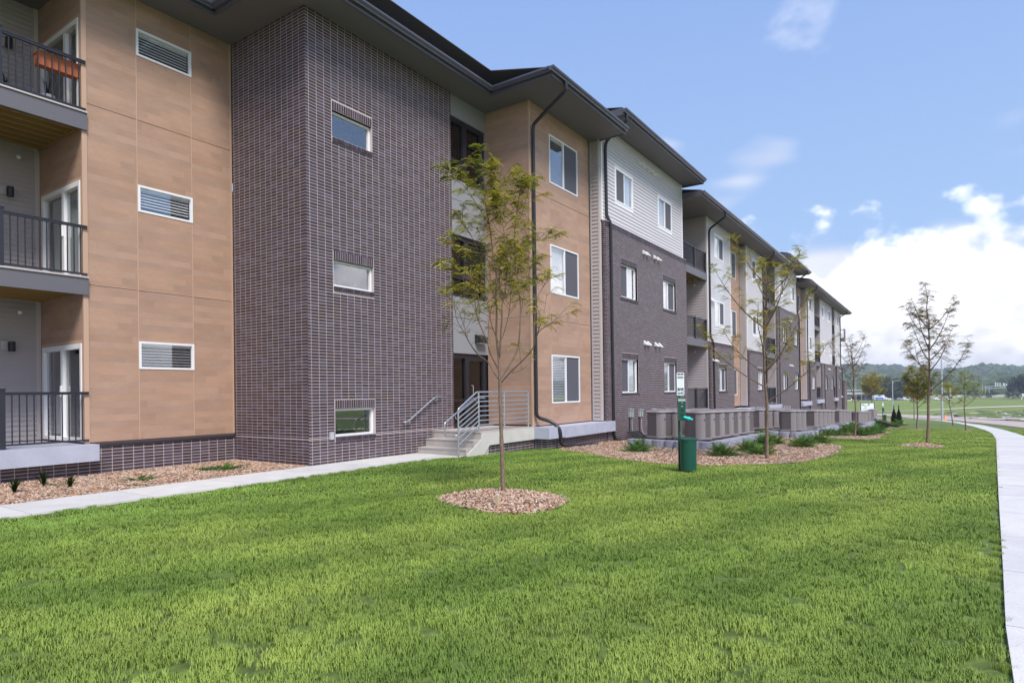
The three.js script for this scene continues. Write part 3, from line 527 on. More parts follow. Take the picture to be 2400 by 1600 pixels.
// ---- roofs: soffit, fascia, gutters, shingles
function roofPart(outline, y, ridge, gut) {   // outline [x, z] of the eaves, gut: indices of edges that carry a gutter
  const g = group('roof', bld, [-16, y, (outline[0][1] + outline[outline.length - 1][1]) / 2]);
  const sh = new THREE.Shape(outline.map(([x, z]) => new THREE.Vector2(x, -z)));
  const s = new THREE.ExtrudeGeometry(sh, { depth: 0.02, bevelEnabled: false }).toNonIndexed(); s.rotateX(-Math.PI / 2); s.translate(0, y, 0); part('soffit', metreUV(s), soffitMat, g);
  const d = new THREE.ExtrudeGeometry(sh, { depth: 0.02, bevelEnabled: false }).toNonIndexed(); d.rotateX(-Math.PI / 2); d.translate(0, y + 0.19, 0);
  { const p = d.attributes.position; for (let i = 0; i < p.count; i++) { const x = p.getX(i); p.setY(i, p.getY(i) + 0.25 * clamp((gut.x ?? -8.4) - x, 0, 12)); } d.computeVertexNormals(); }
  part('shingles', metreUV(d), shingleMat, g);
  const fas = [], gu = [], prof = [[0, 0.05], [0.075, 0.05], [0.085, 0.078], [0.105, 0.1], [0.128, 0.128], [0.132, 0.175], [0.118, 0.175], [0.116, 0.165], [0.0, 0.165]];
  for (let i = 0; i < outline.length; i++) {
    const [ax, az] = outline[i], [bx, bz] = outline[(i + 1) % outline.length]; if (ax < -15 && bx < -15) continue;
    if (Math.abs(ax - bx) < 0.02) { const w = PX(ax); const u0 = Math.min(-az, -bz), u1 = Math.max(-az, -bz); fas.push(prism(w, [[-0.03, -0.03], [0.006, -0.03], [0.012, 0.02], [0.004, 0.04], [0.004, 0.2], [-0.03, 0.2]].map(([q, v]) => [q, v + y]), u0, u1)); const e0 = gut.i.e0?.[i] ?? 0, e1 = gut.i.e1?.[i] ?? 0; gu.push(prism(w, prof.map(([q, v]) => [q + 0.006, v + y]), u0 - e0, u1 + e1)); }
    else { const front = outline[i].front ?? (az === bz), u0 = Math.min(ax, bx), u1 = Math.max(ax, bx); const face = gut.f[i] ?? 1; // 1: faces +z, -1: faces -z
      const w = PZ(az); fas.push(face > 0 ? wbox(w, u0, u1, y - 0.03, y + 0.2, -0.03, 0.006) : wbox(w, u0, u1, y - 0.03, y + 0.2, -0.006, 0.03)); if (face > 0 && gut.g.includes(i)) gu.push(prism(w, prof.map(([q, v]) => [q + 0.006, v + y]), u0, u1)); }
  }
  part('fascia', fas, fasciaMat, g); part('gutter', gu, gutterMat, g); return g;
}
roofPart([[-13.04, 1.5], [-13.04, -7.75], [-10.33, -7.75], [-10.33, -14.33], [-8.37, -14.33], [-8.37, -19.05], [-23, -19.05], [-23, 1.5]], 9.9, 0, { x: -8.4, f: { 1: 1, 3: 1, 5: -1, 7: 1 }, g: [1, 3], i: { e0: { 2: 0.136, 4: 0.136 }, e1: { 0: -0.0, 2: 0 } } });
roofPart([[-8.42, -18.95], [-8.42, -27.45], [-23, -27.45], [-23, -18.95]], 10.53, 0, { x: -8.4, f: { 1: -1, 3: 1 }, g: [], i: {} });
roofPart([[-8.42, -27.1], [-8.42, -46.2], [-23, -46.2], [-23, -27.1]], 9.95, 0, { x: -8.4, f: { 1: -1, 3: 1 }, g: [], i: {} });
roofPart([[-8.42, -45.9], [-8.42, -54.5], [-23, -54.5], [-23, -45.9]], 10.53, 0, { x: -8.4, f: { 1: -1, 3: 1 }, g: [], i: {} });
roofPart([[-8.42, -54.2], [-8.42, -82.0], [-23, -82.0], [-23, -54.2]], 9.95, 0, { x: -8.4, f: { 1: -1, 3: 1 }, g: [], i: {} });
// upper wall ends between the roof steps
part('gable_end', [box(-23, -9.33, 9.9, 10.5, -27.14, -27.06), box(-23, -9.33, 9.9, 10.5, -19.2, -19.12), box(-23, -9.33, 9.9, 10.5, -53.75, -53.68), box(-23, -9.33, 9.9, 10.5, -46, -45.92)], trimWhite, bld);

// ---- downspouts
function downspout(pts, r = 0.052) { part('downspout', tube(rounded(pts, 0.14, 4), r, 10), bronze, bld); }
downspout([[-8.3, 9.95, -14.98], [-8.3, 9.72, -14.98], [-9.54, 9.2, -15.28], [-9.565, 9.0, -15.29], [-9.565, 0.82, -15.29], [-9.25, 0.68, -15.6], [-9.0, 0.5, -15.63], [-8.98, 0.02, -15.68], [-8.96, -0.02, -15.9], [-8.8, -0.1, -17.6]]);
downspout([[-8.36, 10.55, -19.15], [-8.36, 10.36, -19.15], [-9.2, 9.95, -19.35], [-9.24, 9.7, -19.35], [-9.24, 7.45, -19.38], [-9.13, 7.2, -19.46], [-9.13, 0.05, -19.5], [-9.1, -0.12, -19.62], [-8.9, -0.18, -20.6]], 0.055);
downspout([[-8.36, 10, -30.6], [-8.36, 9.78, -30.6], [-9.2, 9.35, -30.8], [-9.24, 9.1, -30.85], [-9.24, 4.1, -30.85], [-9.13, 3.8, -31.0], [-9.13, -0.5, -31.05]]);
downspout([[-8.36, 10, -41.2], [-8.36, 9.75, -41.2], [-9.2, 9.4, -42.0], [-9.24, 9.1, -42.15], [-9.24, 4.0, -42.15], [-9.13, 3.7, -42.3], [-9.13, -0.6, -42.3]]);
downspout([[-8.36, 10.55, -52.9], [-8.36, 10.35, -52.95], [-9.2, 10.0, -53.6], [-9.24, 9.7, -53.65], [-9.24, 7.4, -53.65], [-9.13, 7.1, -53.8], [-9.13, -1, -53.85]]);
downspout([[-8.36, 10, -57.6], [-8.36, 9.75, -57.6], [-9.2, 9.4, -58.15], [-9.24, 9.1, -58.2], [-9.24, 4, -58.2], [-9.13, 3.7, -58.35], [-9.13, -1, -58.4]]);
downspout([[-8.36, 10, -78.1], [-8.36, 9.75, -78.1], [-9.2, 9.4, -79.2], [-9.24, 9.1, -79.5], [-9.24, 4, -79.5], [-9.13, 3.7, -79.7], [-9.13, -1.6, -79.8]]);
for (const z of [-46.4, -66.9, -75.2]) downspout([[-9.16, 3.8 + (z > -50 ? 3.3 : 0), z], [-9.15, -0.5, z]], 0.045);

// ---- small fittings on the walls
function vent(u, v, d, s = 0.14) {
  const w = PX(d), g = group('vent_hood', bld, [d, v, -u]);
  part('hood', prism(w, [[0, v - 0.02], [0.17, v - 0.045], [0.165, v - 0.02], [0.01, v + s], [0, v + s]], u - 0.08, u + 0.08), white, g);
  part('flange', wbox(w, u - 0.1, u + 0.1, v - 0.04, v + s + 0.02, 0, 0.008), white, g);
}
for (const u of [22.35, 22.75, 23.35, 23.78]) vent(u, 10.08, -9.285);
for (const [v, d] of [[6.68, -9.195], [3.28, -9.195]]) for (const u of [22.37, 22.68, 23.45, 23.85]) vent(u, v, d);
for (const u of [31.0, 31.25, 31.5]) { vent(u, 5.9, -9.285, 0.12); vent(u, 2.95, -9.195, 0.12); }
for (const u of [50.0, 50.8]) for (const [v, d] of [[9.75, -9.285], [6.5, -9.195], [3.2, -9.195]]) vent(u, v, d);
for (const u of [69.3, 70.2, 78]) vent(u, 3.35, -9.195);
part('hose_bib', wbox(PX(-9.2), 78.6, 79.1, 0.4, 0.6, 0, 0.2), trimBeige, bld);
// disconnect boxes with their conduits
for (const u of [20.85, 21.05, 21.72, 21.92, 23.0, 23.2, 24.4, 24.62, 25.9, 26.1, 39.6, 39.85, 40.3, 40.55, 41.0, 42.6, 46.6, 46.85, 47.4, 47.65, 48.3, 48.55, 49.3, 49.6]) {
  const y = gy(-9.2, -u), g = group('disconnect_box', bld, [-9.15, y + 0.75, -u]), w = PX(-9.2);
  part('box_body', [wbox(w, u - 0.07, u + 0.07, y + 0.82, y + 1.08, 0, 0.1), prism(w, [[0, y + 1.08], [0.13, y + 1.075], [0.12, y + 1.1], [0, y + 1.11]], u - 0.08, u + 0.08)], mat([0.4, 0.43, 0.43], 0.5, { metalness: 0.3 }), g);
  part('conduit', tube(rounded([[-9.15, y + 0.82, -u], [-9.15, y + 0.3, -u - 0.02], [-9.05, y + 0.08, -u - 0.15], [-8.6, y + 0.05, -u - 0.3]], 0.1), 0.016, 6), u % 0.4 < 0.2 ? black : paleGrey, g);
}
// ---- sort the bricks: the 300 nearest are parts of their own, the others stay together wall by wall
{
  const pos = (b) => V(b.uc, b.vc, b.d).applyMatrix4(b.w.m), byWall = new Map();
  for (const b of allBricks) { b.p = pos(b); const f = V(0, 0, 1).applyMatrix4(new THREE.Matrix4().extractRotation(b.w.m)); const d = camP.clone().sub(b.p), L = d.length(), view = d.clone().normalize().dot(f); const fw = b.p.clone().sub(camP).applyQuaternion(camera.quaternion.clone().invert()); b.s = fw.z < 0 && Math.abs(fw.x / fw.z) < 0.81 && b.vc > gy(b.p.x, b.p.z) - 0.08 && b.p.z > -15 ? (b.l * b.h * Math.max(view, 0)) / (L * L) : 0; }
  const order = [...allBricks].sort((a, b) => b.s - a.s); order.slice(0, 300).forEach((b) => { b.own = true; });
  const q = new THREE.Quaternion(), M = new THREE.Matrix4(), unit = brickBox(1, 1, 1), col = new THREE.Color();
  for (const b of allBricks) {
    b.tone = Math.floor(R() * 6); b.k = rr(0.86, 1.18);
    if (b.own) { const m = shadowed(new THREE.Mesh(brickBox(b.l, b.h, b.dep), brickMats[b.tone])); m.name = 'brick'; m.position.copy(b.p).sub(b.g.org).add(V(0, 0, -b.dep / 2).applyMatrix4(new THREE.Matrix4().extractRotation(b.w.m))); m.quaternion.setFromRotationMatrix(new THREE.Matrix4().extractRotation(b.w.m)); b.g.add(m); } else { if (!byWall.has(b.g)) byWall.set(b.g, []); byWall.get(b.g).push(b); }
  }
  for (const [g, list] of byWall) {
    const im = shadowed(new THREE.InstancedMesh(unit, brickWhite, list.length)); im.name = 'brick_courses'; im.userData.kind = 'stuff';
    list.forEach((b, i) => { q.setFromRotationMatrix(new THREE.Matrix4().extractRotation(b.w.m)); const p = b.p.clone().add(V(0, 0, -b.dep / 2).applyQuaternion(q)).sub(g.org); M.compose(p, q, V(b.l, b.h, b.dep)); im.setMatrixAt(i, M); const t = brickTones[b.tone]; im.setColorAt(i, col.setRGB(t[0] * b.k, t[1] * b.k, t[2] * b.k)); });
    g.add(im);
  }
}
// ---------------------------------------------------------------- entrance steps with their railing
{
  const st = thing('entrance_steps', 'concrete entrance steps with galvanized pipe railing beside the brick tower', 'steps', [-10.35, 0, -13.4], 0, null, true);
  const X0 = -11.14, X1 = -9.56, Z = [-12.02, -12.33, -12.63];
  [[0.0, 0.17], [0.17, 0.365], [0.365, 0.56]].forEach(([a, b], i) => { if (i < 2) part('step', [box(X0, X1, i ? a : -0.3, b - 0.03, -12.95, Z[i]), box(X0, X1, b - 0.03, b, Z[i + 1] - 0.01, Z[i] + 0.012)], stepConc, st); });
  part('landing', [box(X0, X1, 0.2, 0.53, -15.19, -12.63), box(X0, X1, 0.53, 0.56, -15.19, -12.615)], stepConc, st);
  const w = PX(-9.565), str = new THREE.Shape([[12.04, -0.1], [12.04, 0.03], [12.35, 0.2], [12.62, 0.36], [12.7, 0.52], [15.18, 0.52], [15.18, 0.2], [12.97, 0.2], [12.62, -0.12]].map(([u, v]) => new THREE.Vector2(u, v)));
  const sg = new THREE.ExtrudeGeometry(str, { depth: 0.03, bevelEnabled: false }).toNonIndexed(); sg.applyMatrix4(w.m); part('side_wall', metreUV(sg), new THREE.MeshStandardMaterial({ map: concTex, roughness: 0.9, color: lin(0.95, 0.93, 0.9) }), st);
  const x = -9.64, rl = group('railing', st, [x, 0, -13.4]), dy = [0, 0.11, 0.24, 0.36, 0.48, 0.6, 0.72, 0.83];
  part('post', tube([[x, -0.05, -11.84], [x, 1.15, -11.84]], 0.022, 10), galv, rl); for (const z of [-12.66, -13.78, -14.96]) part('post', tube([[x, 0.5, z], [x, 1.555, z]], 0.022, 10), galv, rl);
  part('top_rail', tube(rounded([[x, 1.14, -11.84], [x, 1.17, -11.87], [x, 1.56, -12.58], [x, 1.56, -14.96], [x, 1.5, -14.96]], 0.04), 0.021, 10), galv, rl);
  for (const d of dy.slice(1)) part('rail', tube([[x, 1.165 - d + (d > 0.8 ? -0.05 : 0), -11.84], [x, 1.56 - d, -12.66], [x, 1.56 - d, -14.96]], 0.016, 8), galv, rl);
  const gx = x - 0.09; part('grab_rail', tube(rounded([[gx + 0.05, 0.51, -11.86], [gx, 0.51, -11.8], [gx, 0.52, -11.45], [gx, 0.83, -11.43], [gx, 1.41, -12.58], [gx, 1.41, -12.95], [gx + 0.06, 1.41, -12.97]], 0.06), 0.019, 10), galv, rl);
  for (const [z, y] of [[-11.84, 1.0], [-12.66, 1.4]]) part('bracket', tube(rounded([[x, y - 0.08, z], [gx, y - 0.08, z], [gx, y, z]], 0.03), 0.008, 6), galv, rl);
}
// ---------------------------------------------------------------- ground
const lawnTex = fieldTex(512, (u, v) => { const k = 0.8 + 0.5 * tf(u, v, 30, 3) + 0.25 * tf(u, v, 6, 2, 5); return [0.13 * k, 0.19 * k, 0.032 * k]; });
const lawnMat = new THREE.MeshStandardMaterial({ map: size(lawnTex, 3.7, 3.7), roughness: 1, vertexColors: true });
const walkL = [[0.2, 4], [0.25, 0], [0.27, -3], [0.3, -4.6], [0.43, -6.9], [0.64, -10.8], [1.22, -21.1], [1.92, -33.3], [2.53, -47.5], [2.76, -60.6], [2.46, -76.1], [1.36, -98.4], [-0.55, -108.1], [-3.4, -114.9], [-8, -121]];
const walkR = [[1.75, 4], [1.8, 0], [1.82, -3], [1.85, -4.6], [1.98, -6.9], [2.15, -10.8], [2.6, -21.1], [3.2, -33.3], [3.75, -47.5], [4.05, -60.6], [3.6, -80], [1.95, -101.4], [-0.56, -111.5], [-3.43, -117.4], [-8, -123.2]];
const roadN = [[40, -38], [12, -56], [5.9, -68.2], [5.2, -81.4], [4.0, -96], [1.97, -106.4], [-0.58, -114.6], [-3.43, -118.6], [-10, -126], [-40, -150]], roadF = [[-40, -172], [-10, -146], [-4.6, -141], [-0.3, -137], [4.7, -115], [8.2, -108], [9.4, -104], [14, -92], [40, -66]];
const lot = [[-0.3, -138], [4.7, -116], [8.2, -112], [9.4, -110], [20, -92], [60, -110], [40, -215], [17, -199], [12.2, -185], [5.4, -164], [-0.3, -146]];
const towerBed = [[-13.9, 3], [-13.9, -8.7], [-11.15, -8.7], [-11.13, 3]];
const towerWalk = [[-11.13, 3], [-11.14, -12.05], [-9.56, -12.05], [-9.56, -11.92], [-9.93, -11.9], [-9.9, -7.4], [-9.98, -2.9], [-10.0, 3]];
const bigBed = [[-9.3, -15.95], [-8.9, -15.4], [-8.56, -15.18], [-7.81, -14.78], [-6.9, -14.0], [-6.11, -13.5], [-5.21, -13.08], [-4.6, -13.05], [-4.09, -13.2], [-3.24, -14.0], [-2.55, -15.25], [-2.3, -17], [-2.3, -19.2], [-2.5, -21.4], [-3.0, -22.9], [-3.9, -23.6], [-4.35, -25], [-4.3, -27.2], [-3.6, -28.7], [-2.95, -28.95], [-2.3, -28.75], [-2.1, -30], [-2.25, -33], [-2.5, -38.9], [-2.4, -43], [-3.2, -48], [-3.3, -53], [-2.8, -58.5], [-2.7, -63.4], [-3.0, -72], [-3.2, -84.8], [-5, -88], [-9.3, -84]];
const ring1 = curve([[-6.15, -7.13], [-6.12, -7.75], [-5.85, -8.12], [-5.3, -8.25], [-4.8, -8.1], [-4.38, -7.75], [-4.24, -7.2], [-4.36, -6.72], [-4.75, -6.52], [-5.25, -6.66], [-5.75, -6.84]], 40);
const ell = (cx, cz, rx, rz, n = 20) => Array.from({ length: n }, (_, i) => { const a = (i / n) * 2 * Math.PI, k = 1 + 0.07 * Math.sin(3 * a + cx); return [cx + rx * k * Math.cos(a), cz + rz * k * Math.sin(a)]; });
const ring3 = ell(-0.5, -23.9, 0.6, 1.6), ring5 = ell(-1.4, -56.0, 0.75, 2.6), ring8 = ell(1.45, -53.8, 0.5, 1.2);
{ // one terrain sheet to the horizon
  const ax = (a, b, s) => { const r = []; for (let x = a; x < b - 1e-6; x += s) r.push(x); return r; };
  const xs = [-6000, -2500, -1000, -500, -250, -120, -60, -35, -24, -18, ...ax(-14, -9, 1), ...ax(-9, 4, 0.5), 4, 5, 6, 8, 11, 15, 20, 30, 50, 90, 160, 300, 600, 1200, 3000, 6000];
  const zs = [60, 30, 15, 8, ...ax(-4, 4, 2).reverse(), ...ax(4, 120, 1).map((z) => -z - 2), -124, -128, -132, -140, -150, -165, -180, -200, -220, -250, -290, -340, -400, -470, -560, -700, -900, -1300, -2000, -3000, -6000];
  const pos = [], uv = [], col = [], idx = [], zz = [...new Set(zs)].sort((a, b) => b - a);
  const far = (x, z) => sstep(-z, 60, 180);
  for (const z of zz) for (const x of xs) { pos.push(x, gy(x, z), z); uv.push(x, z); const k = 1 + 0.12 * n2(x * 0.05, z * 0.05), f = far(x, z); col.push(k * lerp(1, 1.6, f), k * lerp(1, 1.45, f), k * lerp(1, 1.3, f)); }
  const n = xs.length; for (let j = 0; j + 1 < zz.length; j++) for (let i = 0; i + 1 < n; i++) { const a = j * n + i; idx.push(a, a + 1, a + n, a + 1, a + n + 1, a + n); }
  const g = new THREE.BufferGeometry(); g.setAttribute('position', new THREE.Float32BufferAttribute(pos, 3)); g.setAttribute('uv', new THREE.Float32BufferAttribute(uv, 2)); g.setAttribute('color', new THREE.Float32BufferAttribute(col, 3)); g.setIndex(idx); g.computeVertexNormals();
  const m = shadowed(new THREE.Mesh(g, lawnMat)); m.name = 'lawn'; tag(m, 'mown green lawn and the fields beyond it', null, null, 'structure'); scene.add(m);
}
const flat = (name, poly, off, m, label, step) => { const o = part(name, drape(poly, off, step), m, scene); return tag(o, label, null, null, 'structure'); };
const gravelTex = fieldTex(512, (u, v) => { const k = 1 + 0.16 * tf(u, v, 40, 3) + 0.2 * tf(u, v, 5, 3, 3); return [0.44 * k, 0.38 * k, 0.34 * k]; });
flat('road', [...roadN, ...roadF], 0.05, new THREE.MeshStandardMaterial({ map: size(gravelTex, 6, 6), roughness: 0.95, color: lin(1.05, 0.98, 0.98) }), 'pale dusty road curving past the end of the lawn', 6);
flat('gravel_lot', lot, 0.07, new THREE.MeshStandardMaterial({ map: size(gravelTex.clone(), 9, 9), roughness: 1, color: lin(1.05, 1.06, 1.08) }), 'bare gravel ground beyond the road', 8);
flat('path', [[-80, -120], [-11.9, -168], [-0.42, -203], [10, -232], [22, -252], [60, -330], [60, -350], [23, -269], [10, -243.9], [-0.43, -212], [-11.9, -176], [-80, -127]], 0.09, new THREE.MeshStandardMaterial({ map: size(gravelTex.clone(), 5, 5), roughness: 0.95, color: lin(1.3, 1.25, 1.25) }), 'narrow pale path crossing the far field', 8);
{ // weeds and stones on the bare lot
  const q = [], s = [], f = rngOf(5);
  for (let i = 0; i < 260; i++) { const x = rr(0, 34, f), z = rr(-200, -112, f); if (!inside(lot, x, z)) continue; const w = rr(0.3, 1.1, f), g = new THREE.IcosahedronGeometry(w, 1); g.scale(1.6, f() < 0.6 ? 0.35 : 0.5, 1); const p = g.attributes.position; for (let k = 0; k < p.count; k++) { const h = 1 + 0.3 * n3(p.getX(k) * 3 + i, p.getY(k) * 3, p.getZ(k) * 3); p.setXYZ(k, p.getX(k) * h, p.getY(k) * h, p.getZ(k) * h); } g.computeVertexNormals(); g.translate(x, gy(x, z) + 0.1, z); (f() < 0.6 ? q : s).push(clean(g)); }
  tag(part('weeds', q, mat([0.13, 0.17, 0.06], 1), scene), 'scattered weeds on the bare gravel ground', null, null, 'stuff'); tag(part('rubble', s, mat([0.42, 0.38, 0.34], 1), scene), 'scattered pale rubble on the bare gravel ground', null, null, 'stuff');
}
const beds = [['planting_bed', bigBed, 'wood-mulched planting bed with shrubs along the air conditioners'], ['planting_bed', towerBed, 'wood-mulched bed between the brick plinth and the walkway'], ['mulch_ring', ring1, 'round wood-chip ring under the nearest tree'], ['mulch_ring', ring3, 'wood-chip ring under the lone tree on the right lawn'], ['mulch_ring', ring5, 'wood-chip ring under the tree in the middle distance'], ['mulch_ring', ring8, 'small faint mulch ring near the right sidewalk']];
const mulchTex = fieldTex(512, (u, v) => { const a = tf(u, v, 40, 3), b = n2(u * 60, v * 25), k = 0.8 + 0.5 * a + 0.22 * b; return [0.42 * k, 0.3 * k, 0.22 * k]; });
const mulchBump = fieldTex(256, (u, v) => { const k = 0.5 + 0.6 * tf(u, v, 34, 2); return [k, k, k]; }, false); size(mulchBump, 0.6, 0.6);
const mulchMat = new THREE.MeshStandardMaterial({ map: size(mulchTex, 0.9, 0.9), roughness: 1, bumpMap: mulchBump, bumpScale: 0.02 });
const lift = { [1]: 0.02 };
beds.forEach(([n, poly, label], i) => { const hump = i >= 2 ? (x, z) => 0.05 * sstep(edgeDist(poly, x, z), 0, 0.5) : (x, z) => 0.03 * sstep(edgeDist(poly, x, z), 0, 0.4); tag(part(n, drape(poly, 0.012, i === 0 ? 0.9 : 0.4, hump), mulchMat, scene), label, null, null, 'structure'); });
{ // loose chips
  const f = rngOf(21), geos = [0, 1, 2].map(() => { const g = new THREE.BoxGeometry(1, 1, 1, 2, 1, 1); const p = g.attributes.position; for (let k = 0; k < p.count; k++) p.setXYZ(k, p.getX(k) + rr(-0.12, 0.12, f), p.getY(k), p.getZ(k) * (Math.abs(p.getX(k)) > 0.3 ? rr(0.5, 1, f) : 1) + rr(-0.1, 0.1, f)); g.computeVertexNormals(); return g; });
  const list = [];
  beds.forEach(([, poly], i) => {
    const bx = poly.map((p) => p[0]), bz = poly.map((p) => p[1]), x0 = Math.min(...bx), x1 = Math.max(...bx), z0 = Math.max(Math.min(...bz), -46), z1 = Math.min(Math.max(...bz), -1);
    const dens = i === 2 ? 1500 : i === 1 ? 900 : i === 0 ? 330 : 260, n = Math.floor((x1 - x0) * (z1 - z0) * dens * (i === 0 ? 0.45 : 1));
    for (let k = 0; k < n; k++) { const x = rr(x0, x1, f), z = i === 0 ? z1 - (z1 - z0) * Math.pow(f(), 1.6) : rr(z0, z1, f); if (!inside(poly, x, z)) { if (edgeDist(poly, x, z) > 0.07 || f() > 0.25) continue; } const hump = (i >= 2 ? 0.05 : 0.03) * sstep(inside(poly, x, z) ? edgeDist(poly, x, z) : 0, 0, 0.5); list.push([x, gy(x, z) + 0.014 + hump + f() * 0.018, z, i]); }
  });
  const dummy = new THREE.Object3D(), c = new THREE.Color();
  geos.forEach((g, gi) => {
    const l = list.filter((_, k) => k % 3 === gi), im = shadowed(new THREE.InstancedMesh(g, new THREE.MeshStandardMaterial({ color: 0xffffff, roughness: 0.9 }), l.length)); im.name = numbered('wood_chips');
    tag(im, 'loose wood chips strewn over the mulched beds', null, null, 'stuff');
    l.forEach(([x, y, z, b], k) => { const L = rr(0.025, 0.085, f) * (b === 0 ? 1.15 : 1); dummy.position.set(x, y, z); dummy.rotation.set(rr(-0.45, 0.45, f), rr(0, 6.3, f), rr(-0.45, 0.45, f)); dummy.scale.set(L, rr(0.004, 0.009, f), rr(0.009, 0.024, f)); dummy.updateMatrix(); im.setMatrixAt(k, dummy.matrix); const t = f(), u = f(); im.setColorAt(k, t < 0.6 ? c.setRGB(0.56 + 0.14 * u, 0.41 + 0.13 * u, 0.31 + 0.12 * u) : t < 0.85 ? c.setRGB(0.42 + 0.1 * u, 0.22 + 0.06 * u, 0.12 + 0.04 * u) : c.setRGB(0.2, 0.12, 0.08)); });
    scene.add(im);
  });
}
// walks, slab by slab
function walk(label, left, right, cuts) {
  const g = new THREE.Group(); g.name = numbered('sidewalk'); g.position.set(left[1][0], gy(left[1][0], left[1][1]), left[1][1]); g.org = g.position.clone(); scene.add(g); tag(g, label, null, null, 'structure');
  const at = (P, z) => { for (let i = 0; i + 1 < P.length; i++) if (z <= P[i][1] && z >= P[i + 1][1]) return lerp(P[i][0], P[i + 1][0], (P[i][1] - z) / (P[i][1] - P[i + 1][1])); return P[P.length - 1][0]; };
  for (let i = 0; i + 1 < cuts.length; i++) {
    const a = cuts[i] - 0.006, b = cuts[i + 1] + 0.006, pos = [], n = [], uvs = [], T = 0.03;
    const q = (z, P) => { const x = at(P, z); return V(x, gy(x, z) + T, z); }, la = q(a, left), ra = q(a, right), lb = q(b, left), rb = q(b, right), dn = (p) => p.clone().add(V(0, -0.12, 0));
    const face = (A, B, C, D) => { const nn = B.clone().sub(A).cross(C.clone().sub(A)).normalize(); for (const p of [A, B, C, A, C, D]) { pos.push(p.x, p.y, p.z); n.push(nn.x, nn.y, nn.z); uvs.push(p.x + i * 0.37, p.z); } };
    face(la, ra, rb, lb); face(dn(la), dn(ra), ra, la); face(dn(lb), dn(la), la, lb); face(dn(ra), dn(rb), rb, ra); face(dn(rb), dn(lb), lb, rb);
    const geo = new THREE.BufferGeometry(); geo.setAttribute('position', new THREE.Float32BufferAttribute(pos, 3)); geo.setAttribute('normal', new THREE.Float32BufferAttribute(n, 3)); geo.setAttribute('uv', new THREE.Float32BufferAttribute(uvs, 2));
    part('slab', geo, walkMats[i % 3], g);
  }
}
const walkMats = [[1.0, 1.0, 1.0], [0.95, 0.95, 0.96], [1.04, 1.03, 1.02]].map((c) => new THREE.MeshStandardMaterial({ map: size(concTex.clone(), 2.9, 2.9), color: lin(...c), roughness: 0.92, bumpMap: concBump, bumpScale: 0.003 }));
const steps = (a, b, s) => { const r = []; for (let z = a; z > b; z -= s) r.push(z); r.push(b); return r; };
walk('pale concrete sidewalk running along the right edge of the lawn', walkL, walkR, [...steps(4, -30, 1.52), ...steps(-31.5, -60, 3), ...steps(-63, -96, 4), -98.4, -101, -104, -108, -111, -114.9, -118, -121]);
walk('narrow concrete walkway along the brick tower to the entrance steps', [[-11.125, 3], [-11.14, -3], [-11.14, -12.02]], [[-10.0, 3], [-9.98, -2.9], [-9.9, -7.4], [-9.93, -10.5], [-9.6, -12.02]], [3, 1.4, -0.2, -1.75, -3.3, -4.85, -6.4, -7.9, -9.4, -10.8, -12.02]);

// ---------------------------------------------------------------- grass
const noGrass = [towerBed, towerWalk, bigBed, ring1, ring3, ring5, ring8];
const boxes = noGrass.map((p) => [Math.min(...p.map((q) => q[0])) - 0.1, Math.max(...p.map((q) => q[0])) + 0.1, Math.min(...p.map((q) => q[1])) - 0.1, Math.max(...p.map((q) => q[1])) + 0.1]);
const atX = (P, z) => { for (let i = 0; i + 1 < P.length; i++) if (z <= P[i][1] && z >= P[i + 1][1]) return lerp(P[i][0], P[i + 1][0], (P[i][1] - z) / (P[i][1] - P[i + 1][1])); return 1e9; };
function grassy(x, z) {
  if (x < -9.62 + (z < -15.2 ? 0.5 : 0) && z < -11.9) return false; if (x < -13.8) return false;
  for (let i = 0; i < noGrass.length; i++) { const b = boxes[i]; if (x > b[0] && x < b[1] && z > b[2] && z < b[3] && inside(noGrass[i], x, z)) return false; }
  const l = atX(walkL, z), r = atX(walkR, z); if (x > l - 0.01 && x < r + 0.01) return false;
  return true;
}
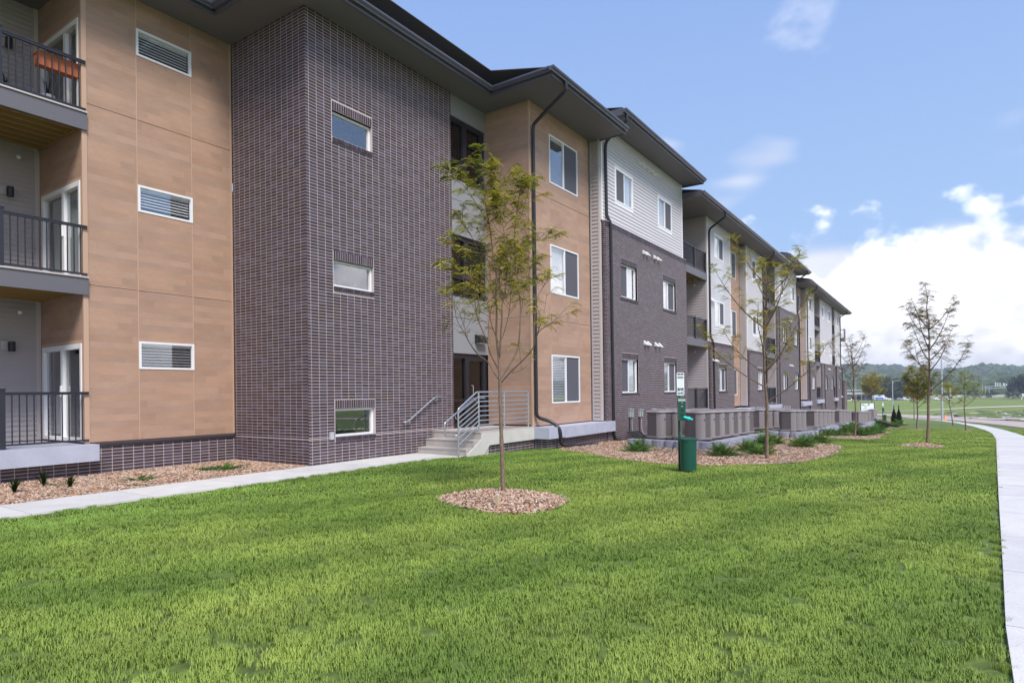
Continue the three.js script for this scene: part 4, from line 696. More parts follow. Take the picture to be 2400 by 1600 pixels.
{
  const f = rngOf(31);
  function tuft(n, wide, half, hmin, hmax) {
    const pos = [], nor = [];
    for (let i = 0; i < n; i++) {
      const x = rr(-half, half, f), z = rr(-half, half, f), a = rr(0, 6.283, f), h = rr(hmin, hmax, f), lean = rr(0.15, 0.95, f) * h, w = wide * rr(0.7, 1.2, f) / 2, dx = Math.cos(a), dz = Math.sin(a), sx = -dz * w, sz = dx * w;
      const m = [x + dx * lean * 0.35, h * 0.58, z + dz * lean * 0.35], t = [x + dx * lean, h * rr(0.8, 1, f), z + dz * lean], nn = V(dx * -0.5, 0.85, dz * -0.5).normalize();
      const b0 = [x - sx, -0.01, z - sz], b1 = [x + sx, -0.01, z + sz], m0 = [m[0] - sx * 0.75, m[1], m[2] - sz * 0.75], m1q = [m[0] + sx * 0.75, m[1], m[2] + sz * 0.75];
      for (const p of [b0, b1, m1q, b0, m1q, m0, m0, m1q, t]) { pos.push(...p); nor.push(nn.x, nn.y, nn.z); }
    }
    const g = new THREE.BufferGeometry(); g.setAttribute('position', new THREE.Float32BufferAttribute(pos, 3)); g.setAttribute('normal', new THREE.Float32BufferAttribute(nor, 3)); return g;
  }
  const gm = new THREE.MeshStandardMaterial({ color: 0xffffff, roughness: 0.72, side: THREE.DoubleSide });
  const zones = [[1.5, 10, 0.2, 460, 0.0042], [10, 24, 0.25, 230, 0.0068], [24, 62, 0.5, 260, 0.013]];
  const dummy = new THREE.Object3D(), c = new THREE.Color(), fx = -Math.sin(0.59757), fz = -Math.cos(0.59757);
  zones.forEach(([near, far, cell, n, wide], zi) => {
    const pts = [];
    for (let x = -13; x < 9; x += cell) for (let z = 1; z > -62; z -= cell) {
      const px = x + rr(-0.4, 0.4, f) * cell, pz = z + rr(-0.5, 0.5, f) * cell, d = Math.hypot(px, pz); if (d < near || d >= far) continue;
      const dep = px * fx + pz * fz, lat = px * -fz + pz * fx; if (dep < 0.3 || Math.abs(lat) > dep * 0.9 + 1.2) continue;
      if (!grassy(px, pz)) continue;
      let ok = true; const q = cell * 0.34; for (const [ox, oz] of [[q, 0], [-q, 0], [0, q], [0, -q]]) if (!grassy(px + ox, pz + oz)) ok = false;
      pts.push([px, pz, ok ? 1 : 0.4]);
    }
    const vars = [0, 1, 2, 3].map(() => tuft(n, wide, cell * 0.62, 0.026, zi === 0 ? 0.046 : 0.045));
    vars.forEach((g, vi) => {
      const l = pts.filter((_, k) => k % 4 === vi), im = shadowed(new THREE.InstancedMesh(g, gm, l.length)); im.name = numbered('grass'); tag(im, 'short dense green grass blades of the lawn', null, null, 'stuff');
      l.forEach(([x, z, s], k) => {
        const patch = fbm2(x * 0.33 + 3, z * 0.33, 3), fine = n2(x * 2.3, z * 2.3), st = Math.sin((x * 0.92 + z * 0.4) * 4.4 + 0.7 * n2(x * 0.2, z * 0.2)), shade = n2(x * 0.8 + 40, z * 0.8);
        dummy.position.set(x, gy(x, z), z); dummy.rotation.set(0, rr(0, 6.283, f), 0); const hs = (1 + 0.08 * shade + 0.05 * fine) * (s < 1 ? 1.15 : 1); dummy.scale.set(s, hs, s); dummy.updateMatrix(); im.setMatrixAt(k, dummy.matrix);
        const warm = clamp(0.45 + patch * 0.75 + 0.12 * st + 0.1 * fine, 0, 1), v = 1 + 0.13 * st + 0.06 * fine + 0.18 * patch + rr(-0.06, 0.06, f);
        const edge = sstep(-x, 6.5, 9.5) * 0.45; // greener and wetter beside the building
        im.setColorAt(k, c.setRGB(lerp(0.165, 0.275, warm * (1 - edge)) * v, lerp(0.27, 0.345, warm) * v, lerp(0.036, 0.062, warm) * v));
      });
      scene.add(im);
    });
  });
}
// ---------------------------------------------------------------- trees
const barkTex = fieldTex(256, (u, v) => { const k = 0.8 + 0.5 * tf(u, v, 8, 3) + 0.25 * n2(u * 40, v * 9); return [0.25 * k, 0.17 * k, 0.125 * k]; });
const bark = new THREE.MeshStandardMaterial({ map: size(barkTex, 0.3, 0.6), roughness: 0.9 });
const leafMat = new THREE.MeshPhysicalMaterial({ color: 0xffffff, roughness: 0.7, transmission: 0.4, thickness: 0, side: THREE.DoubleSide, specularIntensity: 0.4 });
// a feathery leaf: a drooping midrib with pairs of small leaflets
function frond(len, pairs, lw, f, droop = 0.5) {
  const pos = [], nor = [], at = (t) => V(len * t, len * (0.25 * t - droop * t * t), 0);
  const tri = (a, b, c) => { const n = b.clone().sub(a).cross(c.clone().sub(a)).normalize(); if (n.y < 0) n.negate(); for (const p of [a, b, c]) { pos.push(p.x, p.y, p.z); nor.push(n.x, n.y, n.z); } };
  for (let i = 0; i < 4; i++) { const a = at(i / 4), b = at((i + 1) / 4); tri(a.clone().add(V(0, 0, 0.0012)), a.clone().add(V(0, 0, -0.0012)), b); }
  for (let i = 1; i <= pairs; i++) for (const s of [-1, 1]) {
    const t = i / (pairs + 0.5), p = at(t), L = lw * (1 - 0.45 * Math.abs(t - 0.45)) * rr(0.8, 1.2, f), d = V(0.5, rr(-0.5, 0.15, f), s).normalize().multiplyScalar(L), q = V(1, 0, -0.4 * s).normalize().multiplyScalar(L * 0.2);
    const m = p.clone().addScaledVector(d, 0.5), e = p.clone().add(d); tri(p, m.clone().add(q), e); tri(p, e, m.clone().sub(q));
  }
  const g = new THREE.BufferGeometry(); g.setAttribute('position', new THREE.Float32BufferAttribute(pos, 3)); g.setAttribute('normal', new THREE.Float32BufferAttribute(nor, 3)); return g;
}
const RT = V(Math.cos(0.59757), 0, -Math.sin(0.59757)), FW = V(-Math.sin(0.59757), 0, -Math.cos(0.59757));
function crown(t, pts, geos, o, f) {   // pts [position, outward direction, size, hue]
  const dummy = new THREE.Object3D(), c = new THREE.Color();
  const im = shadowed(new THREE.InstancedMesh(geos, leafMat, pts.length)); im.name = 'crown'; im.userData.kind = 'stuff';
  pts.forEach(([p, d, s, h], k) => { dummy.position.copy(p); dummy.rotation.set(0, Math.atan2(-d.z, d.x) + rr(-0.7, 0.7, f), rr(-0.35, 0.5, f), 'YZX'); dummy.rotateX(rr(-0.6, 0.6, f)); dummy.scale.setScalar(s); dummy.updateMatrix(); im.setMatrixAt(k, dummy.matrix); const v = rr(0.75, 1.2, f), [a, b] = h < 0.5 ? [o.c[0], o.c[1]] : [o.c[1], o.c[2]], q = (h % 0.5) * 2; im.setColorAt(k, c.setRGB(lerp(a[0], b[0], q) * v, lerp(a[1], b[1], q) * v, lerp(a[2], b[2], q) * v)); });
  t.add(im);
}
// twigs and leaves along a limb
function dress(limb, r, f, o, wood, leaves, lo) {
  const P = limb, n = P.length, c = new THREE.CatmullRomCurve3(P, false, 'centripetal'), L = c.getLength(), k = Math.max(2, Math.round(L * o.twigs));
  for (let i = 0; i < k; i++) {
    const t = lerp(lo, 1, (i + f()) / k), p = c.getPoint(t), tan = c.getTangent(t), a = rr(0, 6.283, f), side = V(Math.cos(a), rr(-0.1, 0.7, f), Math.sin(a)).addScaledVector(tan, 0.6).normalize(), len = rr(0.5, 1, f) * o.twig * (1.1 - 0.5 * t);
    const q = [p, p.clone().addScaledVector(side, len * 0.45).add(V(0, 0.03 * len, 0)), p.clone().addScaledVector(side, len * 0.8).add(V(0, 0.12 * len, 0)), p.clone().addScaledVector(side, len).add(V(0, 0.1 * len, 0))];
    wood.push(tube(q, [Math.max(0.0035, r * 0.3), 0.0035, 0.003, 0.002], 5, false));
    const hue = clamp(o.hue + rr(-0.25, 0.25, f) + 0.12 * n3(p.x * 1.5, p.y * 1.5, p.z * 1.5), 0, 0.99), m = Math.round(o.leaf * rr(0.5, 1.3, f) * (0.6 + 0.8 * t));
    for (let j = 0; j < m; j++) { const u = rr(0.25, 1.02, f), b = Math.min(2, Math.floor(u * 3)), pt = q[b].clone().lerp(q[b + 1], clamp(u * 3 - b, 0, 1.1)), d2 = side.clone().add(V(rr(-1, 1, f), 0, rr(-1, 1, f))).normalize(); leaves.push([pt, d2, rr(0.65, 1.15, f) * o.size, clamp(hue + rr(-0.16, 0.16, f), 0, 0.99)]); }
  }
}
const young = [[0.36, 0.46, 0.045], [0.68, 0.62, 0.08], [0.7, 0.42, 0.07]], dusky = [[0.17, 0.19, 0.04], [0.34, 0.27, 0.06], [0.42, 0.24, 0.06]];
{ // nearest tree: limbs follow the photograph's branching, spread in depth
  const f = rngOf(77), base = V(-5.46, 0, -7.76), s = 1 / 155.7;
  const t = thing('young_tree', 'nearest slender young tree in the wood-chip ring, with airy yellow-green leaves', 'tree', [base.x, 0, base.z], 0, null);
  const P = (zx, zy, dep) => { const x = 1000 + zx / 2.8, y = 340 + zy / 2.8, h = (1161 - y) * s, dx = (x - (1180 - (1161 - y) * 0.01236)) * s; return RT.clone().multiplyScalar(dx).addScaledVector(FW, dep).add(V(0, h, 0)).multiplyScalar(1 + dep / 9.5); };
  const limbs = [
    [[[480, 1560], [472, 1420], [462, 1250], [455, 1080], [460, 950], [452, 850], [432, 700], [415, 560], [400, 460], [378, 330], [365, 210], [362, 90]], 0.02, [0, 0.02, 0, -0.05, 0, 0.05, 0.1, 0.1, 0.08, 0.1, 0.12, 0.1]],
    [[[478, 1390], [490, 1240], [497, 1110], [502, 1010], [520, 900], [540, 770], [556, 700]], 0.016, [0, -0.1, -0.18, -0.24, -0.3, -0.34, -0.36]],
    [[[502, 1010], [482, 930], [480, 820], [490, 700], [520, 690], [515, 560], [500, 420], [508, 330]], 0.011, [-0.24, -0.3, -0.36, -0.42, -0.44, -0.5, -0.56, -0.6]],
    [[[482, 1530], [540, 1450], [592, 1350], [616, 1220], [616, 1090], [600, 960], [580, 840], [567, 730], [583, 570], [590, 420], [612, 290]], 0.017, [0, 0.1, 0.2, 0.3, 0.38, 0.44, 0.5, 0.52, 0.55, 0.58, 0.6]],
    [[[612, 1180], [622, 1060], [650, 950], [680, 860], [690, 760]], 0.009, [0.34, 0.42, 0.55, 0.66, 0.7]],
    [[[490, 1560], [560, 1480], [640, 1390], [700, 1310], [722, 1220], [760, 1165], [830, 1115], [915, 1022]], 0.014, [0, -0.12, -0.3, -0.42, -0.5, -0.6, -0.7, -0.8]],
    [[[722, 1220], [750, 1150], [772, 1060], [790, 955]], 0.008, [-0.5, -0.42, -0.36, -0.3]],
    [[[700, 1310], [712, 1180], [720, 1030], [748, 950], [800, 880], [822, 870]], 0.008, [-0.42, -0.32, -0.2, -0.15, -0.1, -0.08]],
    [[[560, 1490], [620, 1470], [668, 1440], [712, 1410]], 0.007, [-0.12, -0.05, 0.05, 0.1]],
    [[[476, 1550], [432, 1490], [400, 1440], [330, 1390], [280, 1320], [235, 1260], [190, 1180], [165, 1080], [120, 1020], [70, 1010]], 0.014, [0, 0.15, 0.3, 0.42, 0.52, 0.62, 0.72, 0.85, 0.95, 1.0]],
    [[[330, 1390], [270, 1290], [235, 1190], [200, 1070], [150, 1000]], 0.008, [0.42, 0.3, 0.2, 0.05, -0.05]],
    [[[470, 1470], [420, 1350], [395, 1270], [350, 1150], [325, 1050], [312, 970], [290, 920], [262, 890], [240, 800]], 0.013, [0, -0.18, -0.3, -0.42, -0.52, -0.6, -0.68, -0.76, -0.85]],
    [[[325, 1050], [345, 970], [330, 900], [300, 830], [200, 770], [140, 740]], 0.008, [-0.52, -0.6, -0.66, -0.75, -0.8, -0.9]],
    [[[405, 1300], [400, 1190], [420, 1100], [428, 1030]], 0.008, [-0.3, -0.1, 0, 0.05]],
    [[[456, 1040], [420, 940], [385, 860], [350, 760], [290, 620], [240, 540], [170, 480]], 0.01, [0, 0.12, 0.25, 0.38, 0.5, 0.58, 0.66]],
    [[[440, 760], [380, 720], [300, 690], [220, 680], [170, 600]], 0.008, [0.06, 0, -0.1, -0.2, -0.28]],
    [[[408, 520], [330, 400], [250, 290], [190, 220], [165, 180]], 0.008, [0.1, 0.2, 0.3, 0.36, 0.4]],
    [[[392, 420], [440, 310], [470, 230], [500, 130]], 0.008, [0.08, -0.05, -0.12, -0.2]],
    [[[510, 560], [450, 500], [430, 400], [455, 300]], 0.007, [-0.5, -0.4, -0.35, -0.3]],
    [[[585, 560], [640, 440], [660, 330], [690, 260]], 0.007, [0.55, 0.5, 0.45, 0.4]],
    [[[520, 920], [530, 1000], [545, 900], [570, 800]], 0.006, [-0.3, -0.1, 0.1, 0.2]],
    [[[567, 740], [630, 700], [700, 640], [760, 620], [830, 600]], 0.007, [0.52, 0.4, 0.2, 0.1, 0.05]],
    [[[470, 1300], [430, 1200], [400, 1100], [380, 1000], [395, 900], [370, 780]], 0.009, [0.1, 0.3, 0.45, 0.55, 0.65, 0.7]],
    [[[470, 1340], [520, 1220], [540, 1100], [545, 960], [560, 860], [600, 700]], 0.01, [0.05, 0.35, 0.55, 0.7, 0.8, 0.85]],
  ];
  const wood = [], leaves = [], tr = [P(504, 2310, 0), P(501, 2230, 0), P(494, 2030, 0), P(486, 1780, 0), P(480, 1555, 0)];
  part('trunk', tube(new THREE.CatmullRomCurve3(tr).getPoints(22), Array.from({ length: 23 }, (_, i) => lerp(0.036, 0.026, i / 22) + (i === 0 ? 0.012 : i === 1 ? 0.004 : 0) + 0.0025 * Math.sin(i * 2.1)), 12), bark, t);
  limbs.forEach(([q, r, dep], li) => {
    const pts = q.map(([x, y], i) => P(x + rr(-6, 6, f), y + rr(-6, 6, f), dep[i] * 0.85)), c = new THREE.CatmullRomCurve3(pts, false, 'centripetal'), n = pts.length * 4, line = c.getPoints(n);
    wood.push(tube(line, line.map((_, i) => Math.max(0.0035, lerp(r, r * 0.22, Math.pow(i / n, 0.8)))), 7, false));
    const yTop = pts[pts.length - 1].y, hi = li < 5 || li === 12 || (li >= 14 && li !== 20);
    dress(pts, r * 0.5, f, { twigs: hi ? 10.5 : 6, twig: 0.45, leaf: hi ? 9.5 : 6, size: 1, hue: li === 9 || li === 10 || li === 5 ? 0.36 : 0.34 }, wood, leaves, li === 0 ? 0.62 : li === 3 ? 0.5 : li === 5 || li === 7 ? 0.55 : li === 9 || li === 11 ? 0.4 : 0.3);
  });
  part('branches', wood, bark, t);
  crown(t, leaves, frond(0.165, 8, 0.04, f, 0.55), { c: young }, f);
}
// the other young trees: leader, rising limbs, sparse leaves
function youngTree(seed, label, x, z, h, o = {}) {
  const f = rngOf(seed), y = gy(x, z), t = thing('young_tree', label, 'tree', [x, y, z]), wood = [], leaves = [];
  const fk = o.fork ?? h * 0.3, r = o.r ?? 0.035, lean = V(rr(-0.08, 0.08, f), 0, rr(-0.08, 0.08, f)).addScaledVector(RT, o.lean ?? 0), lead = [];
  for (let i = 0; i <= 14; i++) { const k = i / 14; lead.push(V(0.05 * n2(seed, k * 2.3), h * 0.97 * k - (i ? 0 : 0.05), 0.05 * n2(seed + 9, k * 2.3)).addScaledVector(lean, k)); }
  part('trunk', tube(lead, lead.map((_, i) => Math.max(0.006, lerp(r, 0.006, Math.pow(i / 14, 0.9)) + (i ? 0 : 0.01))), 9), bark, t);
  const n = o.limbs ?? 13, spread = o.spread ?? 0.24;
  for (let i = 0; i < n; i++) {
    const k = lerp(fk / h, 0.86, Math.pow(i / n, 0.9)), p = lead[Math.round(k * 14)].clone(), a = i * 2.4 + rr(-0.5, 0.5, f), out = h * spread * rr(0.7, 1.15, f) * (1 - 0.55 * Math.pow(clamp((k - 0.35) / 0.6, 0, 1), 1.5)), up = h * rr(0.22, 0.36, f) * (1.15 - k * 0.55), d = V(Math.cos(a), 0, Math.sin(a));
    const q = [p, p.clone().addScaledVector(d, out * 0.4).add(V(0, up * 0.28, 0)), p.clone().addScaledVector(d, out * 0.75).add(V(rr(-0.05, 0.05, f), up * 0.62, rr(-0.05, 0.05, f))), p.clone().addScaledVector(d, out).add(V(0, up, 0))];
    const line = new THREE.CatmullRomCurve3(q, false, 'centripetal').getPoints(12); wood.push(tube(line, line.map((_, j) => Math.max(0.0035, lerp(r * 0.42, r * 0.08, j / 12))), 6, false));
    dress(q, r * 0.3, f, { twigs: o.twigs ?? 4.6, twig: 0.4, leaf: o.leaf ?? 3.6, size: o.size ?? 1, hue: o.hue ?? 0.5 }, wood, leaves, 0.3);
  }
  dress(lead, r * 0.3, f, { twigs: 2.6, twig: 0.36, leaf: o.leaf ?? 3.6, size: o.size ?? 1, hue: o.hue ?? 0.5 }, wood, leaves, 0.5);
  part('branches', wood, bark, t); crown(t, leaves, frond(o.fl ?? 0.17, 7, 0.04, f, 0.5), { c: o.c ?? young }, f);
}
youngTree(101, 'young tree with green and rust leaves in the shrub bed beside the air conditioners', -3.29, -15.16, 4.85, { r: 0.042, limbs: 15, spread: 0.27, fork: 1.35, leaf: 10, twigs: 6, hue: 0.4, lean: 0.06 });
youngTree(102, 'tall bare-looking young tree standing alone in its ring on the right lawn', -0.33, -24.88, 5.0, { r: 0.05, limbs: 15, spread: 0.2, fork: 1.9, leaf: 12, twigs: 6.5, size: 1.15, hue: 0.42, c: dusky });
youngTree(103, 'young tree in front of the far end of the building among dark shrubs', -2.99, -30.14, 4.35, { r: 0.04, limbs: 13, spread: 0.25, fork: 1.7, leaf: 8, hue: 0.45, c: dusky, size: 1.1 });
youngTree(104, 'golden green young tree seen just left of the lone lawn tree', -1.47, -56.55, 4.7, { r: 0.06, limbs: 15, spread: 0.24, fork: 1.7, leaf: 14, twigs: 7, hue: 0.4, size: 2 });
youngTree(105, 'thin young tree by the bend of the right sidewalk', 1.42, -53.62, 4.1, { r: 0.05, limbs: 11, spread: 0.26, fork: 1.9, leaf: 8, hue: 0.12, size: 1.7 });
youngTree(106, 'thin leaning young tree behind the sidewalk bend beside the signal pole', 1.0, -76.32, 4.4, { r: 0.06, limbs: 12, spread: 0.25, fork: 2.0, leaf: 10, hue: 0.4, size: 2, lean: -0.5 });
youngTree(107, 'small thin-stemmed young tree farthest out on the lawn by the road', -3.18, -107.6, 5.0, { r: 0.07, limbs: 11, spread: 0.24, fork: 2.4, leaf: 10, hue: 0.4, size: 2.6 });
youngTree(108, 'orange-tinged young tree behind the white framed sign board', -12.2, -156, 8.4, { r: 0.1, limbs: 16, spread: 0.3, fork: 3, leaf: 10, hue: 0.55, size: 4.2 });

// ---------------------------------------------------------------- shrubs and small plants
const juniperC = [[0.09, 0.2, 0.05], [0.15, 0.29, 0.055], [0.23, 0.37, 0.08]];
const vcMat = new THREE.MeshPhysicalMaterial({ color: 0xffffff, vertexColors: true, roughness: 0.75, transmission: 0.25, thickness: 0, side: THREE.DoubleSide, specularIntensity: 0.3 });
function sprays(f, n, len, o) {   // arching feathery sprays from one root
  const pos = [], nor = [], col = [];
  const tri = (a, b, c, k) => { const m = b.clone().sub(a).cross(c.clone().sub(a)).normalize(); if (m.y < 0) m.negate(); for (const p of [a, b, c]) { pos.push(p.x, p.y, p.z); nor.push(m.x, m.y, m.z); col.push(...k); } };
  for (let i = 0; i < n; i++) {
    const a = rr(0, 6.283, f), el = rr(o.el0, o.el1, f), L = len * rr(0.55, 1.1, f), d = V(Math.cos(a) * Math.cos(el), Math.sin(el), Math.sin(a) * Math.cos(el)), side = V(-Math.sin(a), 0, Math.cos(a)), r0 = V(rr(-1, 1, f), 0, rr(-1, 1, f)).multiplyScalar(len * 0.16), at = (t) => r0.clone().addScaledVector(d, L * t).add(V(0, -o.droop * L * t * t, 0));
    const k = juniperC[Math.floor(f() * 3)].map((c) => c * rr(0.7, 1.25, f) * (o.k ?? 1)), w = 0.004 * (o.w ?? 1); tri(at(0).addScaledVector(side, w), at(0).addScaledVector(side, -w), at(0.6), [0.12, 0.08, 0.04]); tri(at(0.5).addScaledVector(side, w), at(0.5).addScaledVector(side, -w), at(1), k);
    for (let j = 2; j <= o.m; j++) for (const s of [-1, 1]) { const t = j / o.m, p = at(t), l = L * o.n * (1.15 - t * 0.75) * rr(0.7, 1.2, f), q = side.clone().multiplyScalar(s * 0.75).addScaledVector(d, 0.75).add(V(0, rr(-0.25, 0.35, f), 0)).normalize().multiplyScalar(l), e = p.clone().add(q), wd = d.clone().multiplyScalar(l * 0.1 * (o.fat ?? 1)), kk = k.map((c) => c * rr(0.8, 1.2, f)); tri(p.clone().add(wd), p.clone().sub(wd), e, kk); const u = V(0, l * 0.09 * (o.fat ?? 1), 0); tri(p.clone().add(u), p.clone().sub(u), e, kk); }
  }
  const g = new THREE.BufferGeometry(); g.setAttribute('position', new THREE.Float32BufferAttribute(pos, 3)); g.setAttribute('normal', new THREE.Float32BufferAttribute(nor, 3)); g.setAttribute('color', new THREE.Float32BufferAttribute(col, 3)); return g;
}
function placed(name, label, category, geo, m, x, z, s = 1, turn = 0, group, dy = 0) { const o = shadowed(new THREE.Mesh(geo, m)); o.name = numbered(name); o.position.set(x, gy(x, z) + dy, z); o.rotation.y = turn; o.scale.set(s, s, s); scene.add(o); return tag(o, label, category, group); }
const jun = [41, 42, 43].map((s) => sprays(rngOf(s), 120, 0.62, { el0: 0.35, el1: 1.35, droop: 0.28, m: 9, n: 0.24, fat: 1.1 }));
const shrubs = [
  [-6.58, -15.55, 0.95, 'feathery green juniper left of the waste station, nearest the brick wall'], [-4.38, -15.45, 0.95, 'feathery juniper just right of the green waste bin'], [-4.24, -17.4, 0.9, 'juniper on the mulch left of the second tree, behind the bin shrub'],
  [-3.72, -16.5, 0.85, 'low juniper directly left of the second tree trunk'], [-4.5, -20.2, 1.0, 'bushy juniper just behind the second tree trunk'], [-4.34, -20.9, 0.9, 'juniper behind the second tree, against the grey blocks'],
  [-3.4, -20.1, 1.05, 'broad bright juniper at the right of the near bed'], [-3.25, -22.3, 0.95, 'juniper at the right tip of the near bed'], [-5.6, -24.6, 0.9, 'juniper set back beside the second group of air conditioners'], [-5.74, -29.8, 1.0, 'tall juniper sprouting before the second group of air conditioners'],
  [-3.99, -30.1, 1.0, 'dark rounded juniper at the front of the second bed'], [-3.67, -31.3, 1.0, 'dark juniper right behind the front one of the second bed'], [-3.97, -37.2, 1.2, 'dark juniper spreading behind the third tree, left side'], [-3.05, -32.3, 1.1, 'juniper at the foot of the third tree, right side'], [-2.9, -34.6, 1.1, 'juniper in the middle of the second bed beyond the third tree'], [-2.82, -38.4, 1.2, 'juniper at the right rear of the second bed'],
  [-3.64, -57.9, 1.3, 'small far juniper left of the two upright evergreens'], [-4.12, -58.3, 1.6, 'spreading far juniper below the far waste station'], [-3.16, -61.5, 1.5, 'far juniper at the foot of the upright evergreens'], [-3.2, -68.2, 1.5, 'farthest juniper, right of the upright evergreens'], [-4.4, -42.5, 1.3, 'dark juniper deep in the second bed beside the third group of air conditioners'], [-3.3, -45.5, 1.3, 'dark juniper deep in the second bed toward the lawn'],
];
shrubs.forEach(([x, z, s, l], i) => placed('juniper_shrub', l, 'shrub', jun[i % 3], vcMat, x, z, s, i * 1.7));
const creep = [51, 52].map((s) => sprays(rngOf(s), 80, 0.5, { el0: 0.05, el1: 0.45, droop: 0.18, m: 8, n: 0.26, fat: 1.4, k: 0.75 }));
[[-12.15, -7.25, 1.0, 'blue-green creeping juniper near the inner corner of the brick tower'], [-12.0, -5.62, 0.75, 'blue-green creeping juniper against the plinth in the middle of the bed'], [-11.4, -5.35, 0.3, 'tiny creeping juniper sprig at the walkway edge'], [-12.6, -4.62, 0.6, 'dark creeping juniper between the two daylilies']].forEach(([x, z, s, l], i) => placed('creeping_juniper', l, 'shrub', creep[i % 2], vcMat, x, z, s, i * 2.2, null, 0.02));
function blades(seed, n, len) {
  const f = rngOf(seed), pos = [], nor = [], col = [];
  for (let i = 0; i < n; i++) { const a = rr(0, 6.283, f), L = len * rr(0.6, 1.1, f), sp = rr(0.15, 0.75, f), w = rr(0.008, 0.014, f), d = V(Math.cos(a), 0, Math.sin(a)), s = V(-d.z, 0, d.x), at = (t) => d.clone().multiplyScalar(L * sp * t * (0.4 + 0.6 * t)).add(V(0, L * (t - 0.45 * sp * t * t * t), 0)), k = [rr(0.2, 0.34, f), rr(0.36, 0.48, f), rr(0.05, 0.1, f)];
    for (let j = 0; j < 5; j++) { const w0 = w * (1 - Math.pow(j / 5, 2)), w1 = w * (1 - Math.pow((j + 1) / 5, 2)), A = at(j / 5), B = at((j + 1) / 5), q = [A.clone().addScaledVector(s, w0), A.clone().addScaledVector(s, -w0), B.clone().addScaledVector(s, -w1), B.clone().addScaledVector(s, w1)], m = q[1].clone().sub(q[0]).cross(q[2].clone().sub(q[0])).normalize(); if (m.y < 0) m.negate(); for (const t of [0, 1, 2, 0, 2, 3]) { pos.push(q[t].x, q[t].y, q[t].z); nor.push(m.x, m.y, m.z); col.push(...k); } } }
  const g = new THREE.BufferGeometry(); g.setAttribute('position', new THREE.Float32BufferAttribute(pos, 3)); g.setAttribute('normal', new THREE.Float32BufferAttribute(nor, 3)); g.setAttribute('color', new THREE.Float32BufferAttribute(col, 3)); return g;
}
[[-12.31, -3.85, 0.36, 'leafy green daylily at the left edge of the view beside the walkway'], [-12.75, -4.4, 0.38, 'taller yellow-green daylily against the brick plinth'], [-12.1, -4.55, 0.3, 'small daylily right of the dark creeping juniper']].forEach(([x, z, L, l], i) => placed('daylily', l, 'plant', blades(60 + i, 34, L), vcMat, x, z, 1, i, null, 0.02));
{ // two narrow evergreens
  const f = rngOf(70), mk = () => { const pos = [], nor = [], col = []; for (let i = 0; i < 2600; i++) { const t = f(), h = t * 1.75, r = 0.3 * Math.sin(Math.min(1, 0.25 + t * 0.9) * Math.PI) * (1.15 - 0.6 * t) * Math.sqrt(f()), a = rr(0, 6.283, f), p = V(Math.cos(a) * r, h, Math.sin(a) * r), d = V(Math.cos(a) * 0.35, 1, Math.sin(a) * 0.35).normalize().multiplyScalar(rr(0.07, 0.16, f)), s = V(-Math.sin(a), 0, Math.cos(a)).multiplyScalar(0.022), k = [0.07, 0.11, 0.05].map((c) => c * rr(0.6, 1.6, f)); for (const q of [p.clone().sub(s), p.clone().add(s), p.clone().add(d)]) { pos.push(q.x, q.y, q.z); nor.push(Math.cos(a), 0.3, Math.sin(a)); col.push(...k); } } const g = new THREE.BufferGeometry(); g.setAttribute('position', new THREE.Float32BufferAttribute(pos, 3)); g.setAttribute('normal', new THREE.Float32BufferAttribute(nor, 3)); g.setAttribute('color', new THREE.Float32BufferAttribute(col, 3)); return g; };
  placed('upright_evergreen', 'left one of the two narrow dark evergreens at the far end of the bed', 'evergreen', mk(), vcMat, -3.97, -75.5, 1); placed('upright_evergreen', 'right one of the two narrow dark evergreens at the far end of the bed', 'evergreen', mk(), vcMat, -3.7, -78.9, 1.03, 1);
}
{ const o = part('wooden_stake', [box(-4.92, -4.88, -0.05, 0.19, -6.84, -6.8)], mat([0.5, 0.4, 0.26], 0.8), scene); tag(o, 'short square wooden stake at the front of the nearest mulch ring', 'stake'); const cap = part('stake_top', box(-4.921, -4.879, 0.19, 0.2, -6.841, -6.799), mat([0.75, 0.68, 0.58], 0.8), o); }
{ const o = part('wooden_stake', [box(-2.28, -2.23, -0.65, -0.3, -27.3, -27.25)], mat([0.55, 0.46, 0.3], 0.8), scene); tag(o, 'short pale stake in the lawn near the third tree', 'stake'); }
for (const [x0, x1, z0, z1, l] of [[-13.25, -12.35, -5.35, -5.05, 'flat pale concrete paver half buried in mulch by the daylilies'], [-13.3, -12.5, -7.0, -6.2, 'flat concrete paver in the mulch beside the inner creeping juniper']]) tag(part('paver', box(x0, x1, -0.05, 0.055, z0, z1), stepConc, scene), l, 'paver');
// ---------------------------------------------------------------- air conditioners on their blocks
const acCol = mat([0.22, 0.19, 0.19], 0.55), acDark = mat([0.1, 0.085, 0.085], 0.7), acTop = mat([0.33, 0.3, 0.31], 0.45), acPost = mat([0.26, 0.23, 0.235], 0.5), acLogo = mat([0.02, 0.04, 0.3], 0.4);
const grilleTex = fieldTex(128, (u, v) => { const k = (v * 16) % 1 < 0.45 ? 0.75 : 1.1, q = (u * 16) % 1 < 0.3 ? 0.85 : 1; return [0.19 * k * q, 0.165 * k * q, 0.165 * k * q]; });
const acGrille = new THREE.MeshStandardMaterial({ map: size(grilleTex, 0.16, 0.16), roughness: 0.7 });
const rrect = (h, r) => { const s = new THREE.Shape(); s.moveTo(-h + r, -h); s.lineTo(h - r, -h); s.quadraticCurveTo(h, -h, h, -h + r); s.lineTo(h, h - r); s.quadraticCurveTo(h, h, h - r, h); s.lineTo(-h + r, h); s.quadraticCurveTo(-h, h, -h, h - r); s.lineTo(-h, -h + r); s.quadraticCurveTo(-h, -h, -h + r, -h); return s; };
